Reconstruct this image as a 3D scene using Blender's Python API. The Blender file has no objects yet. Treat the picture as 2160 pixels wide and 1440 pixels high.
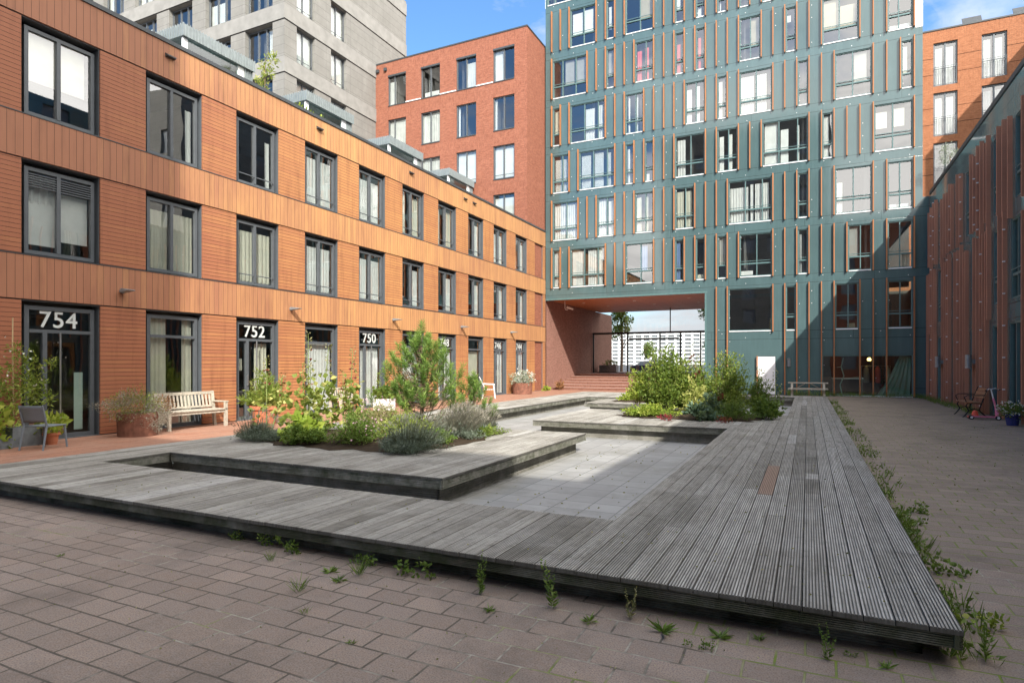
import bpy, bmesh, math, random
import numpy as np
from mathutils import Vector, Matrix
R = math.radians
rnd = random.Random(7)
# ---------------------------------------------------------------- camera, sky, sun, exposure
scn = bpy.context.scene
COL = scn.collection
cam_d = bpy.data.cameras.new('camera'); cam = bpy.data.objects.new('camera', cam_d); COL.objects.link(cam)
cam_d.sensor_width = 36; cam_d.lens = 1291/2160*36; cam_d.shift_y = 47/2160
cam_d.clip_start = .05; cam_d.clip_end = 3000
cam.location = (0, 0, 1.6); cam.rotation_euler = (R(90), 0, math.atan(624/1291))
scn.camera = cam
scn.view_settings.view_transform = 'Standard'; scn.view_settings.look = 'None'
scn.view_settings.exposure = 1.7; scn.view_settings.gamma = 1
SUN = Vector((1, -1.338, 1.2)).normalized()
sun_d = bpy.data.lights.new('sun', 'SUN'); sun_d.energy = 2.2; sun_d.angle = R(.5); sun_d.color = (1, .955, .87)
sun = bpy.data.objects.new('sun', sun_d); COL.objects.link(sun)
sun.rotation_euler = SUN.to_track_quat('Z', 'Y').to_euler(); sun.location = (20, -25, 40)
w = bpy.data.worlds.new('World'); scn.world = w; w.use_nodes = True
nt = w.node_tree; nt.nodes.clear()
def wn(t, **k):
    n = nt.nodes.new(t)
    for a, b in k.items(): setattr(n, a, b)
    return n
sky = wn('ShaderNodeTexSky', sky_type='NISHITA', sun_disc=False)
sky.sun_elevation = math.asin(SUN.z); sky.sun_rotation = math.atan2(SUN.x, SUN.y)
sky.air_density = 1.0; sky.dust_density = .6; sky.ozone_density = 2.0
tc = wn('ShaderNodeTexCoord'); mp = wn('ShaderNodeMapping'); mp.inputs['Scale'].default_value = (1, 1, 2.2)
mp.inputs['Location'].default_value = (.35, .15, 0)
ns = wn('ShaderNodeTexNoise'); ns.inputs['Scale'].default_value = 1.7; ns.inputs['Detail'].default_value = 9; ns.inputs['Roughness'].default_value = .58
ns.inputs['Distortion'].default_value = .35
cr = wn('ShaderNodeValToRGB'); cr.color_ramp.elements[0].position = .49; cr.color_ramp.elements[1].position = .68
sp = wn('ShaderNodeSeparateXYZ')
# more cloud near the horizon and towards the east (+x), clear towards the north-west
ma = wn('ShaderNodeMath', operation='MULTIPLY_ADD'); ma.inputs[1].default_value = .9; ma.inputs[2].default_value = 0
mb = wn('ShaderNodeMath', operation='MULTIPLY_ADD'); mb.inputs[1].default_value = -.1; mb.inputs[2].default_value = .34
my = wn('ShaderNodeMapRange'); my.inputs[2].default_value = 1; my.inputs[3].default_value = -.13; my.inputs[4].default_value = -.36; mr_ = wn('ShaderNodeMath', operation='ADD'); my.inputs[1].default_value = -1
hz = wn('ShaderNodeMapRange'); hz.inputs[1].default_value = .03; hz.inputs[2].default_value = .26; hz.inputs[3].default_value = .55; hz.inputs[4].default_value = 0; hs_ = wn('ShaderNodeMath', operation='ADD')
a1 = wn('ShaderNodeMath', operation='ADD'); a2 = wn('ShaderNodeMath', operation='ADD')
mix = wn('ShaderNodeMixRGB')
# clouds: dim in view, unseen ones on the sun side brightened as ambient fill
dt = wn('ShaderNodeVectorMath', operation='DOT_PRODUCT'); dt.inputs[1].default_value = tuple(SUN)
cb = wn('ShaderNodeMapRange'); cb.inputs[1].default_value = -.35; cb.inputs[2].default_value = .35; cb.inputs[3].default_value = 0; cb.inputs[4].default_value = 1
cc = wn('ShaderNodeMixRGB'); cc.inputs[1].default_value = (1.9, 1.93, 2.05, 1); cc.inputs[2].default_value = (8.3, 8.1, 7.8, 1)
dk_ = wn('ShaderNodeMixRGB', blend_type='MULTIPLY'); dk_.inputs[0].default_value = 1; dk_.inputs[2].default_value = (.38, .52, .62, 1)
bg = wn('ShaderNodeBackground'); bg.inputs[1].default_value = .15; ow = wn('ShaderNodeOutputWorld')
L = nt.links.new
L(tc.outputs['Generated'], mp.inputs[0]); L(mp.outputs[0], ns.inputs['Vector']); L(tc.outputs['Generated'], sp.inputs[0])
L(sp.outputs['X'], ma.inputs[0]); L(sp.outputs['Z'], mb.inputs[0])
L(ma.outputs[0], a1.inputs[0]); L(mb.outputs[0], a1.inputs[1]); L(sp.outputs['Y'], my.inputs[0]); L(a1.outputs[0], mr_.inputs[0]); L(my.outputs[0], mr_.inputs[1]); L(sp.outputs['Z'], hz.inputs[0]); L(mr_.outputs[0], hs_.inputs[0]); L(hz.outputs[0], hs_.inputs[1]); L(hs_.outputs[0], a2.inputs[0]); L(ns.outputs['Fac'], a2.inputs[1])
L(a2.outputs[0], cr.inputs[0]); L(cr.outputs[0], mix.inputs[0]); L(tc.outputs['Generated'], dt.inputs[0]); L(dt.outputs['Value'], cb.inputs[0]); L(cb.outputs[0], cc.inputs[0]); L(cc.outputs[0], mix.inputs[2]); L(sky.outputs[0], dk_.inputs[1]); L(dk_.outputs[0], mix.inputs[1]); wm = wn('ShaderNodeMapping'); wm.inputs['Scale'].default_value = (2.2, 1.1, 5); wm.inputs['Rotation'].default_value = (0, .5, .6); wz = wn('ShaderNodeTexNoise'); wz.inputs['Scale'].default_value = 2.4; wz.inputs['Detail'].default_value = 10; wz.inputs['Roughness'].default_value = .62; wz.inputs['Distortion'].default_value = .8
wr = wn('ShaderNodeValToRGB'); wr.color_ramp.elements[0].position = .50; wr.color_ramp.elements[1].position = .78; wr.color_ramp.elements[1].color = (.75, .75, .75, 1)
wx = wn('ShaderNodeMixRGB'); wx.inputs[2].default_value = (2.2, 2.25, 2.4, 1)
L(tc.outputs['Generated'], wm.inputs[0]); L(wm.outputs[0], wz.inputs['Vector']); L(wz.outputs['Fac'], wr.inputs[0]); L(wr.outputs[0], wx.inputs[0]); L(mix.outputs[0], wx.inputs[1])
L(wx.outputs[0], bg.inputs[0]); L(bg.outputs[0], ow.inputs[0])

# ---------------------------------------------------------------- materials
class NT:
    def __init__(s, name):
        s.m = bpy.data.materials.new(name); s.m.use_nodes = True; s.t = s.m.node_tree; s.t.nodes.clear()
        s.out = s.n('ShaderNodeOutputMaterial')
    def n(s, t, ins=None, **k):
        n = s.t.nodes.new(t)
        for a, b in k.items(): setattr(n, a, b)
        if ins:
            for a, b in ins.items():
                if isinstance(b, bpy.types.NodeSocket): s.t.links.new(b, n.inputs[a])
                else: n.inputs[a].default_value = b
        return n
    def math(s, op, a, b=0.0, c=None):
        ins = {0: a, 1: b}
        if c is not None: ins[2] = c
        return s.n('ShaderNodeMath', ins, operation=op).outputs[0]
    def pos(s):
        g = s.n('ShaderNodeNewGeometry'); sp = s.n('ShaderNodeSeparateXYZ', {0: g.outputs['Position']})
        return g.outputs['Position'], sp.outputs[0], sp.outputs[1], sp.outputs[2]
    def vec(s, x, y, z=0.0):
        return s.n('ShaderNodeCombineXYZ', {0: x, 1: y, 2: z}).outputs[0]
    def noise(s, v, scale, detail=3, rough=.5):
        return s.n('ShaderNodeTexNoise', {'Vector': v, 'Scale': scale, 'Detail': detail, 'Roughness': rough}).outputs['Fac']
    def ramp(s, f, *pts):
        r = s.n('ShaderNodeValToRGB', {0: f}); e = r.color_ramp.elements
        while len(e) > len(pts): e.remove(e[-1])
        while len(e) < len(pts): e.new(.5)
        for k, (p, c) in enumerate(pts):
            e[k].position = p; e[k].color = (c, c, c, 1) if isinstance(c, (int, float)) else (*c, 1)
        return r.outputs[0]
    def mix(s, f, a, b, mode='MIX'):
        def cc(v): return (*v, 1) if isinstance(v, tuple) and len(v) == 3 else v
        return s.n('ShaderNodeMixRGB', {0: f, 1: cc(a), 2: cc(b)}, blend_type=mode).outputs[0]
    def bsdf(s, col, rough=.6, bump=None, bstr=.3, bdist=.01, metal=0, spec=.5, coat=0):
        ins = {'Base Color': (*col, 1) if isinstance(col, tuple) else col, 'Roughness': rough, 'Metallic': metal, 'Specular IOR Level': spec, 'Coat Weight': coat}
        if bump is not None:
            b = s.n('ShaderNodeBump', {'Strength': bstr, 'Distance': bdist, 'Height': bump}); ins['Normal'] = b.outputs[0]
        p = s.n('ShaderNodeBsdfPrincipled', ins); return p.outputs[0]
    def done(s, sh):
        s.t.links.new(sh, s.out.inputs[0]); return s.m
def plain(name, col, rough=.6, metal=0, var=.15, scale=6, spec=.5, bstr=.1):
    k = NT(name); P, x, y, z = k.pos(); n = k.noise(P, scale, 4)
    lo = tuple(c*(1-var) for c in col); hi = tuple(min(1, c*(1+var)) for c in col)
    return k.done(k.bsdf(k.ramp(n, (.3, lo), (.7, hi)), rough, n, bstr, .01, metal, spec))
def board_mat(name, axis, pitch, c_a, c_b, seam=.05, rough=.62):
    """painted / oiled cladding boards: seam lines, per board tint, grain"""
    k = NT(name); P, x, y, z = k.pos()
    u = {'y': y, 'z': z, 'x': x}[axis]
    t = k.math('DIVIDE', u, pitch); fr = k.math('FRACT', t); fl = k.math('FLOOR', t)
    wn_ = k.n('ShaderNodeTexWhiteNoise', {'W': fl}, noise_dimensions='1D').outputs[0]
    ls = k.math('LESS_THAN', fr, seam)
    big = k.noise(P, .22, 3, .6)
    gr = k.noise(k.vec(k.math('MULTIPLY', y, 2.0 if axis == 'z' else 40), k.math('MULTIPLY', z, 40 if axis == 'z' else 2.0), x), 1.0, 4, .6)
    strk = k.noise(k.vec(k.math('MULTIPLY', y, 5.0), k.math('MULTIPLY', z, .5)), 1, 4, .6)
    f = k.math('ADD', k.math('MULTIPLY', big, .8), k.math('MULTIPLY', wn_, .20)); f = k.math('ADD', f, k.math('MULTIPLY', k.math('SUBTRACT', gr, .5), .5))
    # redder towards the south end
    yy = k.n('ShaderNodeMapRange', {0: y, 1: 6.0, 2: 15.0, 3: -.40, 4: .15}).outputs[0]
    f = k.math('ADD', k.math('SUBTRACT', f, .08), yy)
    c = k.mix(k.ramp(f, (.2, 0.0), (.8, 1.0)), c_a, c_b)
    c = k.mix(k.ramp(strk, (.50, 0.0), (.75, .55)), c, tuple(v*.6 for v in c_a))
    c = k.mix(ls, c, tuple(v*.12 for v in c_a))
    h = k.math('SUBTRACT', k.math('MULTIPLY', gr, .15), ls)
    return k.done(k.bsdf(c, rough, h, .8, .008, spec=.35))
def brick_mat(name, ca, cb, mortar, bw=.21, bh=.062, ms=.010, soft=.35, soldier=False):
    k = NT(name); P, x, y, z = k.pos(); u = k.math('ADD', x, y)
    v = k.vec(u, z)
    b = k.n('ShaderNodeTexBrick', {'Vector': v, 'Color1': (*ca, 1), 'Color2': (*cb, 1), 'Mortar': (*mortar, 1), 'Scale': 1.0, 'Mortar Size': ms, 'Mortar Smooth': .2, 'Bias': 0.0, 'Brick Width': bw, 'Row Height': bh})
    n = k.noise(v, 1.1, 5, .65); n2 = k.noise(k.vec(k.math('MULTIPLY', u, 14), k.math('MULTIPLY', z, 30)), 1, 2)
    zone = k.math('GREATER_THAN', k.math('FRACT', k.math('DIVIDE', k.math('SUBTRACT', z, .98), 2.83)), .682)
    mh = k.noise(k.vec(k.math('MULTIPLY', u, 3.5), k.math('MULTIPLY', z, 11)), 1, 3, .75); mv = k.noise(k.vec(k.math('MULTIPLY', u, 11), k.math('MULTIPLY', z, 3.0)), 1, 3, .75)
    mm = k.mix(zone, mh, mv)
    c = k.mix(k.ramp(n, (.3, 0.0), (.7, soft)), b.outputs[0], tuple(v_*.6 for v_ in ca))
    c = k.mix(k.ramp(mm, (.46, 0.0), (.66, .6)), c, tuple(v_*.42 for v_ in ca))
    c = k.mix(k.ramp(n2, (.35, 0.0), (.75, .45)), c, tuple(min(1, v_*1.35) for v_ in cb))
    if soldier:
        fr = k.math('FRACT', k.math('DIVIDE', k.math('SUBTRACT', z, .98), 2.83)); ln = k.math('LESS_THAN', fr, .012)
        fr2 = k.math('FRACT', k.math('DIVIDE', k.math('SUBTRACT', z, 1.9), 2.83)); ln = k.math('MAXIMUM', ln, k.math('LESS_THAN', fr2, .012))
        c = k.mix(ln, c, (.05, .02, .012))
    return k.done(k.bsdf(c, .85, b.outputs['Fac'], -.6, .01, spec=.2))
def panel_mat(name, col, dark):
    k = NT(name); P, x, y, z = k.pos()
    zz = k.math('MULTIPLY', k.math('FRACT', k.math('DIVIDE', k.math('ADD', z, 2.39), 2.83)), 2.83)
    l1 = k.math('LESS_THAN', zz, .022)
    l2 = k.math('COMPARE', zz, 2.42, .011)
    inb = k.math('GREATER_THAN', zz, 2.42)
    row = k.math('FLOOR', k.math('DIVIDE', k.math('ADD', z, 2.39), 2.83))
    off = k.math('MULTIPLY', k.n('ShaderNodeTexWhiteNoise', {'W': row}, noise_dimensions='1D').outputs[0], 3.33)
    vx = k.math('LESS_THAN', k.math('FRACT', k.math('DIVIDE', k.math('ADD', k.math('ADD', x, y), off), 3.33)), .0045)
    l = k.math('MAXIMUM', k.math('MAXIMUM', l1, l2), k.math('MULTIPLY', vx, inb))
    n = k.noise(P, .5, 4, .6); st = k.noise(k.vec(k.math('MULTIPLY', k.math('ADD', x, y), 6), k.math('MULTIPLY', z, .6)), 1, 4, .65)
    c = k.mix(k.ramp(n, (.3, 0.0), (.7, 1.0)), tuple(v*.9 for v in col), tuple(v*1.1 for v in col))
    c = k.mix(k.ramp(st, (.48, 0.0), (.75, .32)), c, tuple(v*1.55 for v in col))
    pt = k.n('ShaderNodeTexWhiteNoise', {'Vector': k.vec(k.math('FLOOR', k.math('DIVIDE', k.math('ADD', k.math('ADD', x, y), off), 3.33)), row)}, noise_dimensions='2D').outputs[0]
    c = k.mix(k.math('MULTIPLY', pt, .3), c, tuple(v*.78 for v in col))
    c = k.mix(l, c, dark)
    wob = k.noise(P, .9, 2)
    rg = k.ramp(st, (.4, .07), (.8, .16))
    return k.done(k.bsdf(c, rg, k.math('SUBTRACT', k.math('MULTIPLY', wob, .25), l), .25, .02, spec=.6))
def glass_mat(name, tint=(.93, .97, .95), r0=.10, rough=.0, gcol=(1, 1, 1)):
    k = NT(name); g = k.n('ShaderNodeNewGeometry')
    nz = k.noise(g.outputs['Position'], .8, 1)
    bmp = k.n('ShaderNodeBump', {'Strength': .12, 'Distance': .03, 'Height': nz}).outputs[0]
    d = k.n('ShaderNodeVectorMath', {0: g.outputs['Incoming'], 1: g.outputs['Normal']}, operation='DOT_PRODUCT').outputs['Value']
    d = k.math('ABSOLUTE', d); p = k.math('POWER', k.math('SUBTRACT', 1.0, d), 4.0)
    f = k.math('ADD', k.math('MULTIPLY', p, 1-r0), r0)
    tr = k.n('ShaderNodeBsdfTransparent', {0: (*tint, 1)}); gl = k.n('ShaderNodeBsdfGlossy', {'Color': (*gcol, 1), 'Roughness': rough, 'Normal': bmp})
    mx = k.n('ShaderNodeMixShader', {0: f, 1: tr.outputs[0], 2: gl.outputs[0]})
    return k.done(mx.outputs[0])
def cloth_mat(name, col, tr=.35):
    k = NT(name); P, x, y, z = k.pos(); n = k.noise(P, 3, 3)
    c = k.ramp(n, (.3, tuple(v*.88 for v in col)), (.7, col))
    d = k.n('ShaderNodeBsdfDiffuse', {0: c}); t = k.n('ShaderNodeBsdfTranslucent', {0: c})
    return k.done(k.n('ShaderNodeMixShader', {0: tr, 1: d.outputs[0], 2: t.outputs[0]}).outputs[0])
def leaf_mat(name, c1, c2, c3=None, trans=.35, rough=.5):
    k = NT(name); a = k.n('ShaderNodeAttribute', attribute_name='tint')
    c = k.ramp(a.outputs['Fac'], (0, c1), (.6, c2), (1, c3 or tuple(min(1, v*1.5) for v in c2)))
    p = k.bsdf(c, rough, spec=.3); t = k.n('ShaderNodeBsdfTranslucent', {0: k.mix(.5, c, (.35, .42, .06), 'MIX')})
    return k.done(k.n('ShaderNodeMixShader', {0: trans, 1: p, 2: t.outputs[0]}).outputs[0])

def deck_mat(name, moss=0.0, axis='y'):
    k = NT(name); P, x, y, z = k.pos(); a = k.n('ShaderNodeAttribute', attribute_name='tint')
    t = a.outputs['Fac']; new = k.n('ShaderNodeAttribute', attribute_name='fresh').outputs['Fac']
    if axis == 'y': v = k.vec(k.math('MULTIPLY', x, 55), k.math('MULTIPLY', y, 1.6), z)
    else: v = k.vec(k.math('MULTIPLY', k.math('ADD', x, y), 1.6), k.math('MULTIPLY', z, 55))
    gr = k.noise(v, 1, 5, .65); bl = k.noise(P, 1.9, 5, .62); sm = k.noise(P, 14, 4, .7)
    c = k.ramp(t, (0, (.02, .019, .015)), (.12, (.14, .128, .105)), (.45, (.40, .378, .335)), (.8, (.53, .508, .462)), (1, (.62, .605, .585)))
    c = k.mix(k.ramp(gr, (.35, 0.0), (.7, .75)), c, (.085, .078, .066))
    c = k.mix(k.ramp(bl, (.42, 0.0), (.72, .5)), c, (.50, .485, .45))
    c = k.mix(k.ramp(sm, (.52, 0.0), (.72, .5)), c, (.10, .095, .08))
    c = k.mix(new, c, (.31, .20, .145))
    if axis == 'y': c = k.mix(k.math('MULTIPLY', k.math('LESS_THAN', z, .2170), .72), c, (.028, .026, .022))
    if moss: c = k.mix(k.ramp(k.noise(P, 5, 5, .7), (.45-.2*moss, 0.0), (.75, moss)), c, (.035, .05, .012))
    return k.done(k.bsdf(c, .82, k.math('MULTIPLY', gr, .5), .5, .004, spec=.3))
def paver_mat(name):
    k = NT(name); P, x, y, z = k.pos()
    dx = k.noise(P, 2.3, 2); dy = k.noise(k.vec(y, x), 1.7, 2)
    v = k.vec(k.math('ADD', x, k.math('MULTIPLY', dx, .03)), k.math('ADD', y, k.math('MULTIPLY', dy, .035)))
    b = k.n('ShaderNodeTexBrick', {'Vector': v, 'Color1': (.27, .198, .152, 1), 'Color2': (.385, .288, .225, 1), 'Mortar': (.10, .088, .07, 1), 'Scale': 1.0, 'Mortar Size': .0075, 'Mortar Smooth': .3, 'Brick Width': .30, 'Row Height': .197})
    fine = k.noise(P, 110, 3, .7); med = k.noise(P, 3.2, 5, .6); big = k.noise(P, .35, 4, .55); gr = k.noise(P, 32, 5, .75)
    c = k.mix(k.ramp(med, (.3, 0.0), (.7, .45)), b.outputs[0], (.24, .212, .19))
    c = k.mix(k.ramp(big, (.42, 0.0), (.62, .45)), c, (.26, .195, .145))
    c = k.mix(k.ramp(gr, (.45, 0.0), (.68, .6)), c, (.30, .262, .232))
    st_ = k.noise(P, .9, 6, .7); c = k.mix(k.ramp(st_, (.5, 0.0), (.66, .5)), c, (.12, .098, .082))
    c = k.mix(k.ramp(fine, (.45, 0.0), (.66, .65)), c, (.085, .07, .06))
    # joints: sand, moss (greener to the east and by the deck)
    ms = k.noise(k.vec(x, y), 1.3, 4, .6); gx = k.n('ShaderNodeMapRange', {0: x, 1: -3.0, 2: 1.5, 3: -.14, 4: .17}).outputs[0]
    mo = k.ramp(k.math('ADD', ms, gx), (.40, (.10, .085, .065)), (.47, (.36, .33, .27)), (.54, (.25, .24, .12)), (.62, (.17, .22, .04)))
    c = k.mix(k.math('MULTIPLY', b.outputs['Fac'], k.ramp(k.noise(P, 22, 3), (.3, .45), (.55, 1.0))), c, mo)
    h = k.math('SUBTRACT', k.math('ADD', k.math('MULTIPLY', gr, .35), k.math('MULTIPLY', fine, .2)), b.outputs['Fac'])
    return k.done(k.bsdf(c, .88, h, .75, .006, spec=.25))
def terrace_mat(name):
    k = NT(name); P, x, y, z = k.pos(); v = k.vec(y, x)
    b = k.n('ShaderNodeTexBrick', {'Vector': v, 'Color1': (.30, .135, .085, 1), 'Color2': (.40, .20, .13, 1), 'Mortar': (.12, .065, .045, 1), 'Scale': 1.0, 'Mortar Size': .005, 'Brick Width': .42, 'Row Height': .105})
    c = k.mix(k.ramp(k.noise(P, 2, 5, .6), (.3, 0.0), (.7, .6)), b.outputs[0], (.30, .20, .15))
    return k.done(k.bsdf(c, .85, b.outputs['Fac'], -.5, .005, spec=.2))
def tile_mat(name):
    k = NT(name); P, x, y, z = k.pos(); v = k.vec(k.math('ADD', x, .02), k.math('ADD', y, .23))
    b = k.n('ShaderNodeTexBrick', {'Vector': v, 'Color1': (.285, .28, .268, 1), 'Color2': (.35, .345, .33, 1), 'Mortar': (.12, .125, .12, 1), 'Scale': 1.0, 'Mortar Size': .007, 'Brick Width': .4, 'Row Height': .4}, offset=0.0)
    n = k.noise(P, 2.5, 5, .6); c = k.mix(k.ramp(n, (.35, 0.0), (.7, .45)), b.outputs[0], (.22, .215, .20))
    c = k.mix(k.ramp(k.noise(P, 60, 3, .7), (.45, 0.0), (.75, .35)), c, (.25, .26, .27))
    c = k.mix(k.ramp(k.noise(P, 1.1, 6, .75), (.5, 0.0), (.68, .55)), c, (.17, .165, .14))
    return k.done(k.bsdf(c, .7, b.outputs['Fac'], -.4, .004, spec=.35))

M = {}
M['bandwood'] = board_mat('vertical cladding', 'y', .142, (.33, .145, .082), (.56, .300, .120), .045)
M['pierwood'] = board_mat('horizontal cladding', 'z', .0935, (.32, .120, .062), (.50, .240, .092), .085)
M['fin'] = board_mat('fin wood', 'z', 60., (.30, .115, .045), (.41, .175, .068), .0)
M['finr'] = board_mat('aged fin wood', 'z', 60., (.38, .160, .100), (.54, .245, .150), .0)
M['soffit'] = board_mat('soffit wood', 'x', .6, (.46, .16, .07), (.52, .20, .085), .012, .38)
M['brick'] = brick_mat('red brick', (.25, .085, .052), (.36, .135, .082), (.17, .105, .08))
M['brick2'] = brick_mat('orange brick', (.36, .135, .065), (.46, .19, .095), (.20, .11, .07), soldier=True)
M['brickp'] = brick_mat('passage brick', (.23, .105, .080), (.34, .165, .125), (.30, .22, .18))
M['greyframe'] = plain('grey window frame', (.085, .095, .105), .45, .0, .08)
M['greyjamb'] = plain('grey jamb metal', (.115, .130, .145), .4, .25, .08)
M['greenframe'] = plain('green window frame', (.085, .155, .155), .4, 0, .08)
M['dark'] = plain('dark gap', (.012, .013, .014), .8)
M['coping'] = plain('dark coping', (.045, .052, .058), .5)
M['panel'] = panel_mat('green glass panel', (.072, .121, .126), (.03, .05, .05))
M['panelr'] = panel_mat('dark glass panel', (.10, .165, .168), (.03, .05, .05))
M['white'] = plain('white paint', (.80, .80, .80), .5, 0, .04)
M['sill'] = plain('white sill', (.74, .75, .76), .4, 0, .04)
M['glass'] = glass_mat('window glass', r0=.165)
M['glassl'] = glass_mat('reflective glass', r0=.22)
M['glassd'] = glass_mat('tinted glass', (.72, .84, .78), .17)
M['glassf'] = glass_mat('frosted glass', (.55, .70, .68), .12, .1)
M['room'] = plain('room wall', (.085, .082, .078), .9, 0, .2, 1)
M['curtain'] = cloth_mat('white curtain', (.92, .92, .91), .45)
M['cream'] = cloth_mat('cream curtain', (.70, .68, .58))
M['blind'] = cloth_mat('grey blind', (.36, .35, .33), .15)
M['tan'] = cloth_mat('tan blind', (.42, .37, .28), .15)
M['pink'] = cloth_mat('pink curtain', (.80, .16, .17))
M['blue'] = cloth_mat('blue curtain', (.22, .32, .55))
M['teal'] = cloth_mat('teal curtain', (.45, .66, .60))
M['steel'] = plain('brushed steel', (.55, .56, .57), .3, .9, .05)
M['zinc'] = plain('zinc', (.25, .28, .285), .45, .3, .1)
def stone_mat():
    k = NT('grey stone'); P, x, y, z = k.pos(); u = k.math('ADD', x, y)
    n = k.noise(P, 1.3, 6, .7); n2 = k.noise(P, 9, 4, .7)
    c = k.ramp(n, (.3, (.185, .182, .168)), (.55, (.225, .22, .205)), (.75, (.275, .27, .252)))
    c = k.mix(k.ramp(n2, (.4, 0.0), (.75, .35)), c, (.22, .21, .19))
    hl = k.math('LESS_THAN', k.math('FRACT', k.math('DIVIDE', k.math('ADD', z, .3), .4717)), .035)
    vl = k.math('LESS_THAN', k.math('FRACT', k.math('DIVIDE', u, 1.05)), .012)
    l = k.math('MULTIPLY', k.math('MAXIMUM', hl, vl), .85)
    return k.done(k.bsdf(k.mix(l, c, (.10, .098, .09)), .85, n2, .2, .01, spec=.2))
M['stone'] = stone_mat()
M['stoneband'] = plain('stone band', (.255, .25, .235), .85, 0, .12, 2.2, .2)
M['deck'] = deck_mat('weathered decking'); M['fascia'] = deck_mat('mossy fascia', .9, 'z'); M['plinth'] = deck_mat('plinth boards', .5, 'z')
M['paver'] = paver_mat('brown pavers'); M['terrace'] = terrace_mat('red clay pavers'); M['tile'] = tile_mat('grey tiles')
M['step'] = brick_mat('step brick', (.17, .07, .05), (.25, .11, .08), (.25, .16, .12))
M['asphalt'] = plain('asphalt', (.06, .06, .062), .9)
M['soil'] = plain('soil', (.05, .036, .024), .95, 0, .3, 12, .1, .8)
M['oldteak'] = plain('weathered teak', (.43, .39, .32), .8, 0, .2, 18, .2)
M['greyplastic'] = plain('grey plastic', (.16, .19, .22), .45, 0, .04)
M['terracotta'] = plain('terracotta', (.48, .17, .085), .8, 0, .15, 9)
M['corten'] = plain('rusty steel', (.20, .085, .055), .85, 0, .35, 7)
M['slate'] = plain('slate grey planter', (.14, .155, .165), .7, 0, .25, 8)
M['whitepl'] = plain('white plastic', (.78, .79, .80), .4, 0, .03)
M['bamboo'] = plain('bamboo cane', (.42, .30, .16), .7)
M['bark'] = plain('bark', (.17, .115, .075), .9, 0, .3, 20)
M['stem'] = plain('green stem', (.20, .25, .07), .7)
M['benchwood'] = plain('varnished slats', (.26, .12, .055), .5, 0, .3, 10)
M['iron'] = plain('black iron', (.02, .02, .02), .5, .5)
M['pinkmetal'] = plain('pink metal', (.75, .22, .36), .35); M['redpl'] = plain('red plastic', (.72, .09, .05), .35)
M['rubber'] = plain('rubber', (.02, .02, .02), .8)
M['bluepot'] = plain('blue glazed pot', (.03, .04, .17), .2)
M['lampgrey'] = plain('lamp grey', (.24, .27, .29), .4, .4)
M['brass'] = plain('brass', (.40, .30, .12), .3, .8)
M['cream_bld'] = plain('pale render', (.72, .71, .68), .8, 0, .06)
M['winfar'] = plain('far windows', (.22, .24, .26), .3, 0, .4, .15)
M['num'] = plain('frosted number', (.58, .62, .60), .5, 0, .03)
M['warm'] = plain('lamp shade amber', (.9, .6, .2), .4)
M['lav'] = leaf_mat('lavender foliage', (.075, .10, .075), (.16, .20, .15), (.30, .34, .27), .15)
M['lavfl'] = leaf_mat('dry lavender spikes', (.14, .13, .11), (.27, .25, .20), (.45, .41, .35), .2)
M['lavdk'] = leaf_mat('lavender stalks', (.08, .09, .07), (.15, .16, .12), (.24, .23, .19), .15)
M['pine'] = leaf_mat('pine needles', (.06, .12, .022), (.14, .25, .045), (.30, .42, .10), .2)
M['lime'] = leaf_mat('lime leaves', (.13, .20, .025), (.28, .38, .05), (.55, .56, .12), .4)
M['yel'] = leaf_mat('yellowing leaves', (.13, .19, .035), (.30, .36, .08), (.60, .56, .20), .4)
M['mid'] = leaf_mat('mid green leaves', (.05, .095, .02), (.12, .20, .035), (.26, .34, .08), .35)
M['shrub'] = leaf_mat('shrub leaves', (.06, .11, .02), (.18, .26, .045), (.46, .50, .12), .4)
M['dark_leaf'] = leaf_mat('dark leaves', (.025, .05, .018), (.07, .12, .035), (.15, .21, .07), .3)
M['blueleaf'] = leaf_mat('blue green leaves', (.05, .09, .065), (.12, .19, .13), (.24, .32, .22), .3)
M['silver'] = leaf_mat('silver leaves', (.16, .20, .15), (.30, .35, .27), (.48, .52, .42), .2)
M['rust'] = leaf_mat('rusty leaves', (.16, .06, .03), (.30, .13, .06), (.42, .24, .10), .3)
M['drygrass'] = leaf_mat('dry grass', (.16, .15, .06), (.32, .30, .13), (.5, .45, .25), .3)
M['grass'] = leaf_mat('grass', (.05, .10, .02), (.13, .22, .04), (.25, .34, .08), .35)
M['redfl'] = leaf_mat('dark red petals', (.10, .01, .02), (.26, .02, .045), (.42, .06, .09), .3)
M['pinkfl'] = leaf_mat('pink petals', (.55, .25, .35), (.70, .40, .50), (.85, .6, .7), .3)
M['whitefl'] = leaf_mat('white petals', (.7, .7, .62), (.8, .8, .75), (.9, .9, .85), .3)

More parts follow.
